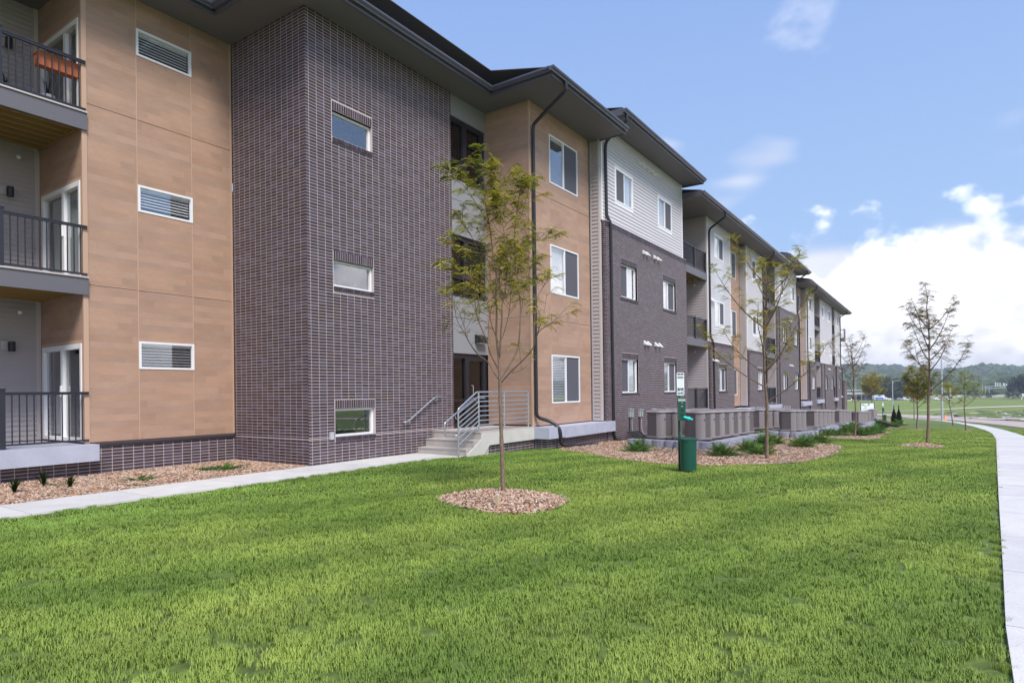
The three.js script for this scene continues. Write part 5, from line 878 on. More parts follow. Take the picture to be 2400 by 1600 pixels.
const slabOf = (h, r, y0, y1, bev = 0) => { const g = new THREE.ExtrudeGeometry(rrect(h, r), { depth: y1 - y0 - 2 * bev, bevelEnabled: bev > 0, bevelSize: bev, bevelThickness: bev, bevelSegments: 2, curveSegments: 5 }).toNonIndexed(); g.rotateX(-Math.PI / 2); g.translate(0, y0 + bev, 0); return metreUV(g); };
function buildAC(h = 0.74, full = true) {
  const t = thing('air_conditioner', 'x', 'air conditioner', [0, 0, 0]), s = 0.33;
  part('base_pan', slabOf(s + 0.012, 0.18, 0, 0.05, 0.006), acPost, t);
  part('coil', slabOf(s - 0.02, 0.165, 0.05, h), acGrille, t);
  const ribs = []; for (let i = 0; i <= 13; i++) { const y = 0.06 + (i / 13) * (h - 0.09); ribs.push(slabOf(s, 0.18, y, y + 0.009)); } part('louver', ribs, acCol, t);
  { const q = new THREE.CylinderGeometry(0.184, 0.184, h - 0.05, 10, 1, true, 0, Math.PI / 2).toNonIndexed(); q.translate(s - 0.18, 0.05 + (h - 0.05) / 2, s - 0.18); part('corner_panel', [q, box(s - 0.2, s + 0.004, 0.05, h, s - 0.25, s - 0.18)], acPost, t); }
  part('top_cover', [slabOf(s + 0.014, 0.19, h, h + 0.05, 0.02)], acTop, t);
  const fan = []; for (const r of [0.09, 0.15, 0.21, 0.26]) { const q = new THREE.TorusGeometry(r, 0.006, 5, 24); q.rotateX(Math.PI / 2); q.translate(0, h + 0.105 - r * r * 0.75, 0); fan.push(clean(q)); }
  for (let i = 0; i < 8; i++) { const a = (i / 8) * Math.PI; fan.push(tube([[Math.cos(a) * 0.27, h + 0.05, Math.sin(a) * 0.27], [Math.cos(a) * 0.15, h + 0.09, Math.sin(a) * 0.15], [0, h + 0.105, 0], [-Math.cos(a) * 0.15, h + 0.09, -Math.sin(a) * 0.15], [-Math.cos(a) * 0.27, h + 0.05, -Math.sin(a) * 0.27]], 0.005, 4)); }
  const dk = new THREE.CylinderGeometry(0.255, 0.255, 0.01, 24); dk.translate(0, h + 0.048, 0); part('fan_opening', clean(dk), acDark, t); part('fan_guard', fan, acTop, t);
  const lg = new THREE.SphereGeometry(0.035, 12, 8); lg.scale(0.14, 0.8, 1); lg.translate(s + 0.006, h - 0.19, s - 0.2); part('badge', clean(lg), acLogo, t);
  return t;
}
const ac0 = buildAC();
const acs = [];
function ac(x, z, turn, label, lift = 0.3, s = 1) {
  let t = ac0; if (acs.length) { t = ac0.clone(); t.name = numbered('air_conditioner'); scene.add(t); } acs.push(t);
  t.position.set(x, gy(x, z) + lift, z); t.rotation.y = turn; t.scale.set(0.9 * s, s, 0.9 * s); t.userData = { ...t.userData, label, group: 'air conditioners lined up along the building' };
}
const ORD = ['first', 'second', 'third', 'fourth', 'fifth', 'sixth', 'seventh', 'eighth', 'ninth'];
[[-6.93, -17.95], [-6.78, -18.85], [-6.75, -19.75], [-6.72, -20.65], [-6.7, -21.55]].forEach(([x, z], i) => ac(x, z, -0.32, `air conditioner ${ORD[i]} from the left in the near group's back row`));
[[-5.72, -17.8], [-5.73, -18.75], [-5.72, -19.72], [-5.72, -20.72], [-5.74, -21.75], [-5.78, -23.0]].forEach(([x, z], i) => ac(x, z, -0.32, `air conditioner ${ORD[i]} from the left in the near group's front row behind the waste station`));
[[-6.3, -27.3], [-6.2, -28.3], [-6.15, -29.3], [-6.1, -30.4]].forEach(([x, z], i) => ac(x, z, 0.05, `air conditioner ${ORD[i]} from the left in the second group's back row`));
[[-4.97, -26.6], [-4.95, -27.6], [-4.95, -28.7]].forEach(([x, z], i) => ac(x, z, 0.05, `air conditioner ${ORD[i]} from the left in the second group's front row`, 0.3));
[[-5.2, -33.6], [-5.15, -34.6], [-5.1, -35.6], [-5.05, -36.6], [-5.0, -37.6]].forEach(([x, z], i) => ac(x, z, 0.05, `air conditioner ${ORD[i]} from the left in the third group, right of the second tree`, 0.3));
[[-5.3, -43.5], [-5.25, -44.6], [-5.2, -45.7], [-5.15, -46.8]].forEach(([x, z], i) => ac(x, z, 0.05, `air conditioner ${ORD[i]} from the left in the fourth group near the building's far end`));
[[-4.75, -48.6], [-4.72, -49.7], [-4.7, -50.8], [-4.7, -51.9], [-4.7, -53]].forEach(([x, z], i) => ac(x, z, 0.05, `air conditioner ${ORD[i]} from the left in the fifth group behind the third tree`));
[[-4.8, -56.5], [-4.8, -58], [-5.4, -68.5], [-5.4, -69.6], [-5.4, -70.7]].forEach(([x, z], i) => ac(x, z, 0.05, `air conditioner ${ORD[i]} from the left in the last group beyond the third tree`));
const blockMat = new THREE.MeshStandardMaterial({ map: size(concTex.clone(), 1.3, 1.3), color: lin(0.5, 0.53, 0.66), roughness: 0.95, bumpMap: concBump, bumpScale: 0.006 });
const blockGeo = (() => { const s = new THREE.Shape([[-0.15, -0.1], [0.15, -0.1], [0.19, 0.09], [0.12, 0.13], [0.0, 0.15], [-0.12, 0.13], [-0.19, 0.09]].map(([x, y]) => new THREE.Vector2(x, y))); const g = new THREE.ExtrudeGeometry(s, { depth: 0.26, bevelEnabled: true, bevelSize: 0.008, bevelThickness: 0.008, bevelSegments: 1 }).toNonIndexed(); g.rotateX(-Math.PI / 2); g.translate(0, 0.008, 0); return metreUV(g); })();
let nBlock = 0;
function blockRow(pts, label) { pts.forEach(([x, z, turn]) => { const o = shadowed(new THREE.Mesh(blockGeo, blockMat)); o.name = numbered('retaining_block'); o.position.set(x + rr(-0.02, 0.02), gy(x, z) - 0.015, z + rr(-0.02, 0.02)); o.rotation.y = turn + rr(-0.3, 0.3); scene.add(o); tag(o, label, 'concrete block', label); nBlock++; }); }
const along = (x0, z0, x1, z1, n, t) => Array.from({ length: n }, (_, i) => [lerp(x0, x1, i / (n - 1)), lerp(z0, z1, i / (n - 1)), t]);
blockRow([...along(-7.5, -17.5, -6.3, -17.35, 4, Math.PI), ...along(-6.0, -17.25, -5.35, -17.3, 3, Math.PI)], 'grey split-face block facing the camera under the nearest air conditioners');
blockRow(along(-5.2, -17.62, -5.3, -23.8, 16, -Math.PI / 2), 'grey split-face block in the long row under the front air conditioners');
blockRow([...along(-5.4, -26.1, -4.6, -26.05, 3, Math.PI), ...along(-4.48, -26.4, -4.46, -29.4, 8, -Math.PI / 2), ...along(-4.65, -33.2, -4.5, -38, 12, -Math.PI / 2)], 'grey retaining block under the farther air conditioners, beyond the second tree');
// fill of earth and chips behind the blocks
for (const [x0, x1, z0, z1, n] of [[-7.6, -5.4, -23.7, -17.55, 'near'], [-6.6, -4.6, -31, -26.2, 'second'], [-5.7, -4.62, -38.2, -33.2, 'third'], [-5.8, -4.7, -47.4, -43, 'fourth'], [-5.2, -4.3, -59, -48, 'fifth'], [-5.9, -5, -71.4, -68, 'last']]) { const y = gy((x0 + x1) / 2, (z0 + z1) / 2); tag(part('gravel_pad', box(x0, x1, y - 0.6, Math.max(gy(x0, z0), gy(x1, z0)) + (n === 'near' ? 0.22 : 0.3), z0, z1), n === 'near' || n === 'second' ? mat([0.16, 0.145, 0.14], 1) : blockMat, scene), null, null, null, 'structure'); }
{ // insulated tubes lying between wall and units
  const f = rngOf(90), q = []; for (let i = 0; i < 9; i++) { const z = -19.9 - i * 0.13, a = rr(-0.3, 0.3, f); q.push(tube(rounded([[-9.1, gy(-9, z) + 0.3, z - 0.6], [-8.7, gy(-8.7, z) + 0.1 + 0.04 * f(), z - 0.3], [-8.2, gy(-8.2, z) + 0.06 + 0.05 * (i % 3), z + a], [-7.5, gy(-7.5, z) + 0.1 + 0.04 * (i % 4), z + a * 0.5 + 0.4], [-7.15, gy(-7, z) + 0.35, z + 1.2]], 0.25), rr(0.014, 0.024, f), 6)); }
  tag(part('refrigerant_tubes', q, mat([0.035, 0.034, 0.04], 0.6), scene), 'tangle of dark refrigerant tubes on the ground between brick wall and air conditioners', 'tubing');
}
// ---------------------------------------------------------------- dog waste stations
const stGreen = mat([0.006, 0.075, 0.05], 0.35), stDark = mat([0.004, 0.05, 0.035], 0.4), teal = mat([0.01, 0.62, 0.55], 0.5);
const stSign = canvasTex(128, 440, (c, w, h) => { c.fillStyle = '#eef1f4'; c.fillRect(0, 0, w, h); c.fillStyle = '#e3e6ea'; c.fillRect(14, 130, w - 28, 145); c.fillStyle = '#22333f'; const r = (x, y, a, b) => { c.fillRect(x, y, a, b); }; r(12, 18, w - 24, 30); r(12, 72, w - 24, 18); r(12, 102, w - 24, 16); r(12, 292, w - 24, 128); c.fillStyle = '#e8eef2'; c.beginPath(); c.ellipse(64, 34, 8, 7, 0, 0, 7); c.fill(); r(30, 300, 68, 12); c.beginPath(); c.ellipse(62, 362, 30, 26, 0.4, 0, 7); c.fill(); c.fillStyle = '#22333f'; c.beginPath(); c.ellipse(52, 350, 10, 9, 0, 0, 7); c.fill(); c.beginPath(); c.ellipse(76, 376, 9, 8, 0, 0, 7); c.fill(); c.fillStyle = '#e8eef2'; r(20, 350, 12, 50); r(96, 340, 12, 62); r(40, 400, 50, 9); });
stSign.flipY = true;
function station(pos, turn, label, s = 1) {
  const t = thing('dog_waste_station', label, 'pet waste station', pos, turn);
  part('post', box(-0.025, 0.025, -0.1, 1.9, -0.03, 0), stGreen, t);
  const g = new THREE.ExtrudeGeometry((() => { const q = new THREE.Shape(), a = 0.07, b = 0.22, r = 0.025; q.moveTo(-a + r, -b); q.lineTo(a - r, -b); q.quadraticCurveTo(a, -b, a, -b + r); q.lineTo(a, b - r); q.quadraticCurveTo(a, b, a - r, b); q.lineTo(-a + r, b); q.quadraticCurveTo(-a, b, -a, b - r); q.lineTo(-a, -b + r); q.quadraticCurveTo(-a, -b, -a + r, -b); return q; })(), { depth: 0.004, bevelEnabled: false, curveSegments: 4 }).toNonIndexed(), uv = g.attributes.uv, p = g.attributes.position;
  for (let i = 0; i < p.count; i++) uv.setXY(i, (p.getX(i) + 0.07) / 0.14, (p.getY(i) + 0.22) / 0.44);
  g.translate(0.03, 1.69, 0.005); part('sign', g, [new THREE.MeshStandardMaterial({ map: stSign, roughness: 0.45 })][0], t);
  const bx = prism(PZ(0), [[0, 0.99], [0.13, 0.99], [0.13, 1.36], [0.11, 1.4], [0.05, 1.425], [0, 1.43]], -0.035, 0.1); const d = part('dispenser', bx, stGreen, t);
  for (const [y, r, m, n] of [[1.33, 0.011, galv, 'lock'], [1.19, 0.022, black, 'opening'], [1.1, 0.022, black, 'opening']]) { const q = new THREE.CylinderGeometry(r, r, 0.006, 14); q.rotateX(Math.PI / 2); q.translate(0.035, y, 0.132); part(n, clean(q), m, d); }
  part('plate', box(0.015, 0.055, 1.255, 1.268, 0.13, 0.134), galv, d);
  const bag = new THREE.SphereGeometry(1, 16, 10); { const q = bag.attributes.position; for (let i = 0; i < q.count; i++) { const x = q.getX(i); q.setXYZ(i, x * 0.1, q.getY(i) * (0.03 + 0.012 * Math.sin(x * 9)), q.getZ(i) * 0.035); } bag.computeVertexNormals(); } bag.rotateZ(-0.3); bag.translate(0.13, 1.035, 0.19); part('bag_end', clean(bag), teal, t);
  const can = new THREE.CylinderGeometry(0.155, 0.148, 0.57, 28, 1, true).toNonIndexed(); can.translate(0.135, 0.35, 0.16); const cc = part('bin', [can, (() => { const q = new THREE.CylinderGeometry(0.148, 0.148, 0.01, 28).toNonIndexed(); q.translate(0.135, 0.065, 0.16); return q; })(), (() => { const q = new THREE.CylinderGeometry(0.145, 0.14, 0.56, 28, 1, true).toNonIndexed(); q.translate(0.135, 0.35, 0.16); return q; })()], stGreen, t);
  const lid = new THREE.CylinderGeometry(0.16, 0.16, 0.022, 28); lid.rotateX(0.1); lid.translate(0.135, 0.645, 0.16); part('lid', clean(lid), stGreen, cc);
  const rim = new THREE.TorusGeometry(0.157, 0.006, 6, 28); rim.rotateX(Math.PI / 2); rim.translate(0.135, 0.595, 0.16); part('rim', clean(rim), stDark, cc);
  part('bolt', box(0.026, 0.034, 0.74, 0.755, -0.02, -0.005), galv, t);
  t.scale.setScalar(s); return t;
}
station([-4.17, gy(-4.17, -11.85), -11.85], 0.5, 'green dog waste station with white sign, bag dispenser and round bin on the lawn');
station([-4.93, gy(-4.93, -75), -75], 0.5, 'second, far-off green waste station near the road at the end of the bed', 1.0);

// ---------------------------------------------------------------- things on the top balcony
{
  const terra = mat([0.5, 0.14, 0.055], 0.75), g = thing('rail_planter', 'orange terracotta-coloured planter box hanging on the top balcony rail', 'planter', [-14.06, 7.85, -5.17]);
  const bx = new THREE.BoxGeometry(0.24, 0.24, 0.74, 1, 1, 1).toNonIndexed(), p = bx.attributes.position; for (let i = 0; i < p.count; i++) { if (p.getY(i) < 0) p.setX(i, p.getX(i) * 0.72); } bx.computeVertexNormals(); bx.translate(0, 0.12, 0);
  part('trough', bx, terra, g); part('rim', [box(-0.13, 0.13, 0.225, 0.25, -0.385, -0.36), box(-0.13, 0.13, 0.225, 0.25, 0.36, 0.385), box(0.11, 0.13, 0.225, 0.25, -0.36, 0.36), box(-0.13, -0.11, 0.225, 0.25, -0.36, 0.36)], terra, g); part('soil', box(-0.11, 0.11, 0.2, 0.22, -0.36, 0.36), mat([0.03, 0.02, 0.015], 1), g);
  const pot = thing('potted_plant', 'spiky plant in a clear grey pot on the top balcony, under the planter', 'potted plant', [-14.25, 7.17, -5.05]);
  const c = new THREE.CylinderGeometry(0.12, 0.095, 0.24, 20); c.translate(0, 0.12, 0); part('pot', clean(c), mat([0.35, 0.36, 0.4], 0.3), pot); part('leaves', (() => { const b = blades(82, 12, 0.5); b.translate(0, 0.2, 0); b.deleteAttribute('color'); b.setAttribute('uv', new THREE.BufferAttribute(new Float32Array(b.attributes.position.count * 2), 2)); return b; })(), new THREE.MeshStandardMaterial({ color: lin(0.2, 0.33, 0.1), roughness: 0.6, side: THREE.DoubleSide }), pot);
  const p2 = thing('potted_plant', 'low leafy plant in a small pot behind the top balcony post', 'potted plant', [-14.2, 7.17, -4.36]);
  const c2 = new THREE.CylinderGeometry(0.08, 0.06, 0.12, 16); c2.translate(0, 0.06, 0); part('pot', clean(c2), mat([0.3, 0.3, 0.34], 0.4), p2); part('leaves', (() => { const b = blades(83, 18, 0.32); b.translate(0, 0.1, 0); b.deleteAttribute('color'); b.setAttribute('uv', new THREE.BufferAttribute(new Float32Array(b.attributes.position.count * 2), 2)); return b; })(), new THREE.MeshStandardMaterial({ color: lin(0.13, 0.26, 0.07), roughness: 0.6, side: THREE.DoubleSide }), p2);
  const st = thing('folding_stand', 'low black folding metal stand on the top balcony floor', 'stand', [-14.5, 7.17, -4.85]);
  part('shelf', [box(-0.12, 0.12, 0.2, 0.222, -0.35, 0.35)], black, st); for (const [x, z, k] of [[-0.1, -0.3, 1], [0.1, -0.3, -1], [-0.1, 0.3, 1], [0.1, 0.3, -1]]) part('leg', tube([[x + k * 0.12, 0, z], [x, 0.2, z]], 0.011, 6), black, st);
}
// ---------------------------------------------------------------- far things
const steel = mat([0.5, 0.52, 0.55], 0.45, { metalness: 0.4 }), paleConc = mat([0.55, 0.53, 0.52], 0.9);
function lampPost(x, z, h, arm, label, dir = 1) { const y = gy(x, z), t = thing('street_lamp', label, 'street lamp', [x, y, z]); part('pole', tube([[0, 0, 0], [0, h * 0.5, 0], [0, h, 0]], [0.14, 0.11, 0.08], 8), steel, t); const e = RT.clone().multiplyScalar(arm * dir); part('arm', tube(rounded([[0, h - 0.9, 0], [e.x * 0.25, h - 0.1, e.z * 0.25], [e.x, h + 0.05, e.z]], 0.6), 0.05, 6), steel, t); part('lamp_head', box(e.x - 0.35, e.x + 0.35, h - 0.05, h + 0.08, e.z - 0.15, e.z + 0.15), steel, t); return t; }
lampPost(-10.84, -201.9, 8.1, 1.6, 'tall pale street lamp left of the lone lawn tree, in the far field');
{ const t = lampPost(0.19, -105.3, 8.5, 3.0, 'street lamp with long arm and hanging sign right of the lone lawn tree'); const b = group('sign_bracket', t, [0.5, 3.6, -0.3]); b.org = V(0, 0, 0); b.position.set(0, 0, 0); const e = RT; part('arm', box(0, 1.3, 4.55, 4.65, -0.05, 0.05).rotateY(0.59757), steel, b); part('sign_blade', box(1.05, 1.28, 3.4, 4.6, -0.03, 0.03).rotateY(0.59757), white, b); part('signal_box', box(0.2, 0.75, 4.0, 4.5, -0.12, 0.12).rotateY(0.59757), steel, b); }
{ const t = thing('construction_barrel', 'orange construction barrel at the foot of the street lamp by the road', 'barrel', [0.45, gy(0.45, -107), -107]); const c = new THREE.LatheGeometry([[0.32, 0], [0.33, 0.1], [0.27, 0.12], [0.25, 0.55], [0.23, 0.9], [0.16, 0.95], [0, 0.96]].map(([a, b]) => new THREE.Vector2(a, b)), 20); part('body', clean(c), mat([0.85, 0.2, 0.03], 0.6), t); for (const y of [0.3, 0.6]) { const q = new THREE.CylinderGeometry(0.275 - y * 0.04, 0.28 - y * 0.04, 0.13, 20, 1, true).toNonIndexed(); q.translate(0, y, 0); part('stripe', q, mat([0.75, 0.6, 0.5], 0.5), t); } t.scale.setScalar(0.85); }
{ // framed sign board
  const tx = canvasTex(256, 210, (c, w, h) => { c.fillStyle = '#e9edf3'; c.fillRect(0, 0, w, h); c.fillStyle = '#8f9a72'; for (const [x, y, a, b] of [[40, 40, 60, 34], [90, 60, 50, 24], [150, 38, 44, 50]]) { c.beginPath(); c.ellipse(x, y, a / 2, b / 2, 0.2, 0, 7); c.fill(); } c.strokeStyle = '#5b6a72'; c.lineWidth = 9; c.beginPath(); c.moveTo(36, 130); c.quadraticCurveTo(120, 190, 216, 128); c.stroke(); c.fillStyle = '#7d8790'; c.fillRect(60, 96, 60, 16); });
  const t = thing('sign_board', 'white sign board in a dark frame standing beyond the air conditioners', 'sign', [-12.78, gy(-12.78, -152.5), -152.5], 0.45); part('board', (() => { const g = new THREE.BoxGeometry(2.55, 2.0, 0.05); g.translate(0, 1.15, 0); return g; })(), new THREE.MeshStandardMaterial({ map: tx, roughness: 0.5 }), t); const fr = mat([0.06, 0.02, 0.025], 0.6); part('frame', [box(-1.38, -1.27, 0.05, 2.27, -0.06, 0.06), box(1.27, 1.38, 0.05, 2.27, -0.06, 0.06), box(-1.27, 1.27, 2.15, 2.27, -0.06, 0.06), box(-1.27, 1.27, 0.05, 0.15, -0.06, 0.06)], fr, t); for (const x of [-1.1, 1.1]) part('leg', box(x - 0.06, x + 0.06, -0.3, 0.05, -0.06, 0.06), fr, t);
}
{ const t = thing('roadside_sign', 'white and blue roadside sign at the far right edge', 'sign', [38.3, gy(38, -461), -461], 0.6); part('panel', box(0.2, 7, 1.7, 3.2, -0.1, 0.1), white, t); part('stripe', box(0.9, 7, 2.0, 2.5, 0.1, 0.12), mat([0.12, 0.14, 0.5], 0.5), t); for (const x of [0.1, 6.8]) part('post', box(x - 0.2, x + 0.2, 0, 3.3, -0.15, 0.15), white, t); }
{ // sign gantry over the far highway
  const t = thing('sign_gantry', 'grey truss gantry with sign backs over the far highway', 'gantry', [30, gy(30, -540), -540], 0, null, true), A = V(23.4, 0, -492), B = V(46.2, 0, -600), yb = -7, pt = (k, y, o = 0) => V(lerp(A.x, B.x, k) + o, y, lerp(A.z, B.z, k));
  for (const k of [0, 1]) for (const o of [0, 1.8]) part('leg', tube([pt(k, yb, o - (k ? 1.8 : 0)), pt(k, 0.7, o - (k ? 1.8 : 0))], 0.2 + 0.06 * k, 6), steel, t);
  for (const y of [-0.55, 0.85]) part('chord', tube([pt(-0.02, y + 0.0), pt(1.02, y + 0.3)], 0.17, 6), steel, t);
  const n = 14, w = []; for (let i = 0; i < n; i++) w.push(tube([pt(i / n, i % 2 ? 0.9 : -0.5), pt((i + 1) / n, i % 2 ? -0.45 : 0.95)], 0.1, 5)); part('lattice', w, steel, t);
  for (const [k, ww, y1] of [[0.3, 0.02, 3.6], [0.36, 0.02, 3.4], [0.42, 0.014, 3.3], [0.47, 0.014, 3.2], [0.56, 0.02, 3.1], [0.61, 0.02, 3.0], [0.68, 0.02, 2.6], [0.74, 0.02, 2.5], [0.8, 0.014, 2.3], [0.86, 0.014, 2.2]]) part('sign_back', tube([pt(k, 0.9), pt(k, y1)], ww * 14, 4), white, t);
}
{ const t = lampPost(23.47, -525.8, 13, 3.2, 'tall double-armed highway lamp left of the gantry'); }
lampPost(-3.2, -380, 13, 0.3, 'thin far lamp mast just right of the lone lawn tree');
lampPost(-41, -420, 15, 0.3, 'thin far mast left of the third tree crown'); lampPost(-38.6, -424, 14, 0.3, 'second thin far mast left of the third tree crown');
{ const t = thing('overpass', 'pale concrete overpass with dark underside beyond the building\'s far end', 'overpass', [-45, -6.6, -440], 0, null, true); const q = (x0, z0, x1, z1, y0, y1, w) => { const d = V(x1 - x0, 0, z1 - z0), L = d.length(), g = box(-L / 2, L / 2, y0, y1, -w, w); g.rotateY(-Math.atan2(d.z, d.x)); g.translate((x0 + x1) / 2, 0, (z0 + z1) / 2); return g; }; part('parapet', q(-64, -440, -14, -470, -2.9, -2.0, 4.6), paleConc, t); part('girder', q(-64, -440, -14, -470, -4.0, -2.9, 4.0), mat([0.2, 0.2, 0.23], 0.8), t); part('parapet', q(-70, -460, -10, -478, -0.9, -0.2, 3), paleConc, t); for (const k of [0.22, 0.5, 0.8]) part('pier', box(-0.7, 0.7, -7, -4, -0.7, 0.7).translate(lerp(-64, -14, k), 0, lerp(-440, -470, k)), paleConc, t); part('abutment', q(-64, -446, -16, -474, -7, -4.0, 0.6), mat([0.05, 0.055, 0.08], 1), t); }
// vehicles far across the field
function car(x, z, label, m, o = {}) { const t = thing(o.name ?? 'parked_car', label, o.cat ?? 'car', [x, gy(x, z), z], o.turn ?? 0.6), L = o.L ?? 4.4, Hh = o.h ?? 1.45; const s = new THREE.Shape((o.box ? [[-L / 2, 0.45], [L / 2, 0.45], [L / 2, 1.3], [L / 2 - 0.9, 2.2], [L / 2 - 1.7, 2.25], [L / 2 - 1.7, Hh], [-L / 2, Hh]] : [[-L / 2, 0.3], [L / 2, 0.3], [L / 2, 0.75], [L / 2 - 1.1, 0.9], [L / 2 - 1.9, Hh], [-L / 2 + 0.8, Hh], [-L / 2, 0.95]]).map(([a, b]) => new THREE.Vector2(a, b))); const g = new THREE.ExtrudeGeometry(s, { depth: o.w ?? 1.7, bevelEnabled: false }).toNonIndexed(); g.translate(0, 0, -(o.w ?? 1.7) / 2); part('body', metreUV(g), m, t); for (const a of [-1, 1]) for (const b of [-1, 1]) { const c = new THREE.CylinderGeometry(0.36, 0.36, 0.22, 12); c.rotateX(Math.PI / 2); c.translate(a * L * 0.32, 0.36, b * (o.w ?? 1.7) * 0.46); part('wheel', clean(c), black, t); } const w2 = (o.w ?? 1.7) / 2 + 0.01; part('window', o.box ? box(L / 2 - 1.5, L / 2 - 0.8, 1.35, 2.0, -w2, w2) : box(-L / 2 + 1.1, L / 2 - 1.9, 0.95, Hh - 0.15, -w2, w2), mat([0.03, 0.035, 0.04], 0.2), t); if (o.stripe) part('blue_graphic', box(-L / 2 + 0.5, L / 2 - 2.2, 0.7, Hh * 0.55, -w2 - 0.01, w2 + 0.01), mat([0.03, 0.12, 0.65], 0.4), t); return t; }
car(-29.8, -432, 'white box truck with a blue side far across the field', white, { name: 'box_truck', cat: 'truck', L: 7.6, h: 3.1, w: 2.4, box: true, stripe: true });
car(-34.5, -436, 'dark parked car left of the white box truck', mat([0.05, 0.04, 0.07], 0.4)); car(-25.2, -432, 'white parked car right of the box truck, by the lamp pole', white); car(-19.2, -434, 'grey parked car under the big spreading tree', mat([0.35, 0.35, 0.38], 0.4)); car(-15.8, -430, 'white parked van right of the big spreading tree', white, { h: 2.0, L: 5 }); car(-11.8, -434, 'orange-red parked car far across the field', mat([0.6, 0.13, 0.04], 0.4)); car(-1.0, -428, 'white parked car just left behind the lone lawn tree trunk', white); car(3.2, -428, 'white parked car right of the lone lawn tree trunk', white);
car(-40.5, -380, 'cream-coloured parked van at the building\'s far corner', mat([0.6, 0.54, 0.4], 0.5), { h: 2.3, L: 5.2 });
tag(part('highway', (() => { const g = drape([[-30, -560], [120, -640], [400, -760], [400, -800], [120, -670], [-30, -585]], 0.5, 20); return g; })(), mat([0.55, 0.5, 0.48], 0.9), scene), 'pale far highway at the foot of the wooded hills', null, null, 'structure');
tag(part('guard_wall', (() => { const a = V(-10, 0, -555), b = V(260, 0, -700), d = b.clone().sub(a), L = d.length(), g = box(-L / 2, L / 2, -7.2, -5.2, -0.3, 0.3); g.rotateY(-Math.atan2(d.z, d.x)); g.translate(125, 0, -627); return g; })(), paleConc, scene), 'long low pale barrier along the far highway', 'barrier');

// broad-leaved trees: many small leaf clumps through an uneven volume
function clumpGeo(seed) { const f = rngOf(seed), pos = [], nor = []; for (let i = 0; i < 26; i++) { const p = V(rr(-1, 1, f), rr(-1, 1, f), rr(-1, 1, f)).multiplyScalar(0.9), n = V(rr(-1, 1, f), rr(-0.2, 1, f), rr(-1, 1, f)).normalize(), a = V(rr(-1, 1, f), rr(-1, 1, f), rr(-1, 1, f)).cross(n).normalize().multiplyScalar(rr(0.22, 0.42, f)), b = n.clone().cross(a); for (const q of [p.clone().add(a), p.clone().add(b), p.clone().sub(a), p.clone().add(a), p.clone().sub(a), p.clone().sub(b)]) { pos.push(q.x, q.y, q.z); nor.push(n.x, n.y, n.z); } } const g = new THREE.BufferGeometry(); g.setAttribute('position', new THREE.Float32BufferAttribute(pos, 3)); g.setAttribute('normal', new THREE.Float32BufferAttribute(nor, 3)); return g; }
const clumps = [clumpGeo(201), clumpGeo(202)], clumpMat = new THREE.MeshStandardMaterial({ color: 0xffffff, roughness: 0.9, side: THREE.DoubleSide });
function bigTree(seed, label, x, z, h, w, colr, cat = 'tree', n = 420) {
  const f = rngOf(seed), t = thing(cat === 'tree' ? 'broad_tree' : 'bush', label, cat, [x, gy(x, z), z]), wood = [tube([[0, -0.3, 0], [0.1, h * 0.25, 0], [0, h * 0.6, 0.1]], [h * 0.035, h * 0.026, h * 0.012], 8)], lobes = [];
  for (let i = 0; i < 9; i++) { const a = i * 2.4, e = [Math.cos(a) * w * rr(0.2, 0.4, f), h * rr(0.35, 0.78, f), Math.sin(a) * w * rr(0.2, 0.4, f)]; lobes.push([V(...e), rr(0.2, 0.32, f)]); wood.push(tube([[0, h * 0.22, 0], [e[0] * 0.5, h * 0.35, e[2] * 0.5], e], [h * 0.016, h * 0.01, h * 0.004], 5)); }
  part('trunk', wood, bark, t); const im = shadowed(new THREE.InstancedMesh(clumps[seed % 2], clumpMat, n)), d = new THREE.Object3D(), c = new THREE.Color(); im.name = 'crown'; im.userData.kind = 'stuff';
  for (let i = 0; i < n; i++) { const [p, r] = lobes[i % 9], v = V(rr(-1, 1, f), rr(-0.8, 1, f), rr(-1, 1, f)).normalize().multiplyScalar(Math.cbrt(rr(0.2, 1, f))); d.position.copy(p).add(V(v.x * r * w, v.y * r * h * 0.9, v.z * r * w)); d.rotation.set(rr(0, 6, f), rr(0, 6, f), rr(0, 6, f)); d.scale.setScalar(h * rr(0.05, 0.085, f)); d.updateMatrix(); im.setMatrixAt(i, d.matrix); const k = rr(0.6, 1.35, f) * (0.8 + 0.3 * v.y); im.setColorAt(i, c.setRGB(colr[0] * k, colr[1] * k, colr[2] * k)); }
  t.add(im); return t;
}
bigTree(301, 'big spreading dark green tree far across the field behind the lamp pole', -24.7, -453, 14.2, 22, [0.06, 0.085, 0.03], 'tree', 900);
bigTree(302, 'pale green spreading tree right of the big dark one', -13, -462, 11, 13, [0.1, 0.13, 0.04]); bigTree(303, 'yellowish tree left of the big dark one', -36, -455, 9, 10, [0.16, 0.16, 0.035]);
bigTree(304, 'dark tree rising at the far right edge of the view', 44, -500, 16, 18, [0.035, 0.06, 0.03]); bigTree(305, 'tall dark tree at the far right behind the roadside sign', 52, -520, 18, 20, [0.03, 0.055, 0.03]);
bigTree(306, 'dark roadside bush left of the roadside sign', 34.5, -462, 5, 9, [0.045, 0.07, 0.03], 'bush', 200); bigTree(307, 'low round bush at the foot of the gantry legs', 25, -490, 4.2, 8, [0.05, 0.075, 0.03], 'bush', 160); bigTree(308, 'low scrubby bush left of the gantry foot', 17, -480, 3.4, 9, [0.07, 0.085, 0.035], 'bush', 160);
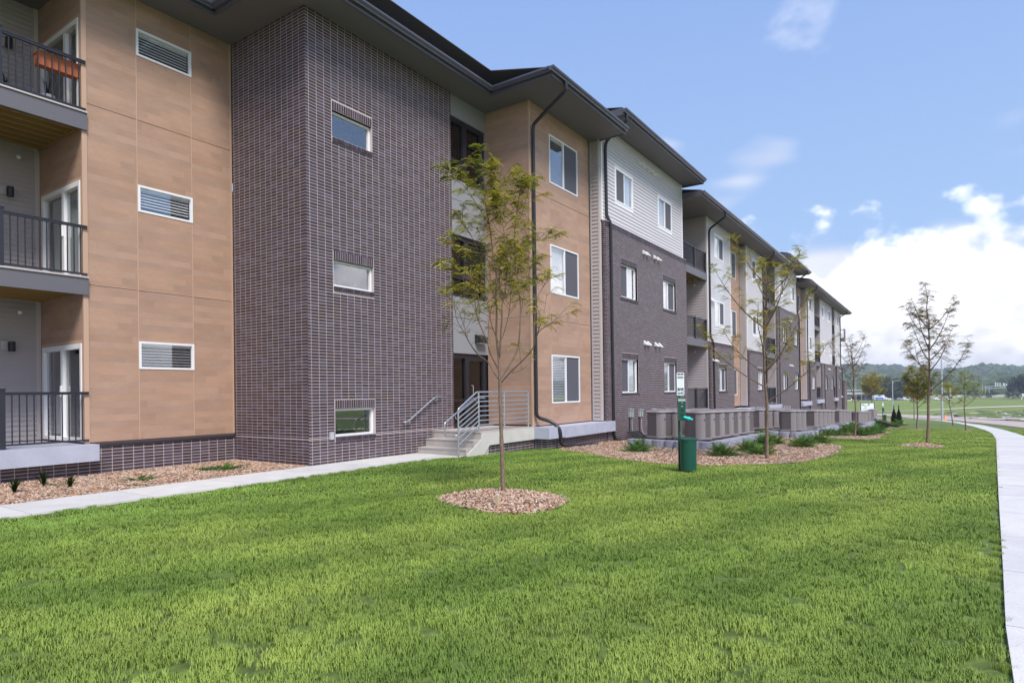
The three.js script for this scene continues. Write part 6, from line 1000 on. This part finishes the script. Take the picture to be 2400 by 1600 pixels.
{ // woods that read as one mass: lumps on the hills, and a belt below them
  const hill = (x, z) => { const t = sstep(-z, 700, 1750); return -9 + t * (38 + 9 * n2(x * 0.0016, 3) + 6 * n2(x * 0.006, 9)) + 5 * t * n2(x * 0.004, z * 0.004); };
  const xs = [], zs = []; for (let x = -2600; x <= 2600; x += 65) xs.push(x); for (let z = -640; z >= -2300; z -= 55) zs.push(z);
  const pos = [], idx = [], uv = []; for (const z of zs) for (const x of xs) { pos.push(x, hill(x, z) - 1, z); uv.push(x, z); } for (let j = 0; j + 1 < zs.length; j++) for (let i = 0; i + 1 < xs.length; i++) { const a = j * xs.length + i; idx.push(a, a + 1, a + xs.length, a + 1, a + xs.length + 1, a + xs.length); }
  const g = new THREE.BufferGeometry(); g.setAttribute('position', new THREE.Float32BufferAttribute(pos, 3)); g.setAttribute('uv', new THREE.Float32BufferAttribute(uv, 2)); g.setIndex(idx); g.computeVertexNormals(); const m = shadowed(new THREE.Mesh(g, mat([0.04, 0.07, 0.03], 1))); m.name = 'hills'; tag(m, 'low wooded hills along the horizon', null, null, 'structure'); scene.add(m);
  const f = rngOf(401), lump = (s) => { const q = new THREE.IcosahedronGeometry(1, 2), p = q.attributes.position; for (let i = 0; i < p.count; i++) { const v = V(p.getX(i), p.getY(i), p.getZ(i)), k = 1 + 0.28 * n3(v.x * 2.1 + s, v.y * 2.1, v.z * 2.1) + 0.14 * n3(v.x * 6, v.y * 6 + s, v.z * 6); p.setXYZ(i, v.x * k, v.y * k, v.z * k); } q.computeVertexNormals(); return q; };
  const list = []; for (let i = 0; i < 9000; i++) { const z = -680 - 1450 * f(), x = rr(-0.75, 0.42, f) * -z; list.push([x, hill(x, z), z, rr(7, 15, f)]); } for (let i = 0; i < 900; i++) { const z = rr(-700, -590, f), x = rr(-260, 420, f); if (x > -6 && z > -560 - (x + 30) * 0.54 - 40) continue; list.push([x, -8, z, rr(5, 9, f)]); }
  [1, 2, 3].forEach((s) => { const l = list.filter((_, i) => i % 3 === s - 1), im = shadowed(new THREE.InstancedMesh(lump(s), new THREE.MeshStandardMaterial({ color: 0xffffff, roughness: 1 }), l.length)), d = new THREE.Object3D(), c = new THREE.Color(); im.name = numbered('woods'); tag(im, 'far woods covering the hills', null, null, 'stuff'); l.forEach(([x, y, z, r], i) => { d.position.set(x, y + r * 0.25, z); d.rotation.set(rr(-0.3, 0.3, f), rr(0, 6.3, f), 0); d.scale.set(r * rr(0.8, 1.2, f), r * rr(0.65, 1, f), r); d.updateMatrix(); im.setMatrixAt(i, d.matrix); const k = rr(0.65, 1.4, f), w = f(); im.setColorAt(i, c.setRGB((0.04 + 0.035 * w) * k, (0.075 + 0.02 * w) * k, 0.028 * k)); }); scene.add(im); });
}
renderer.render(scene, camera);
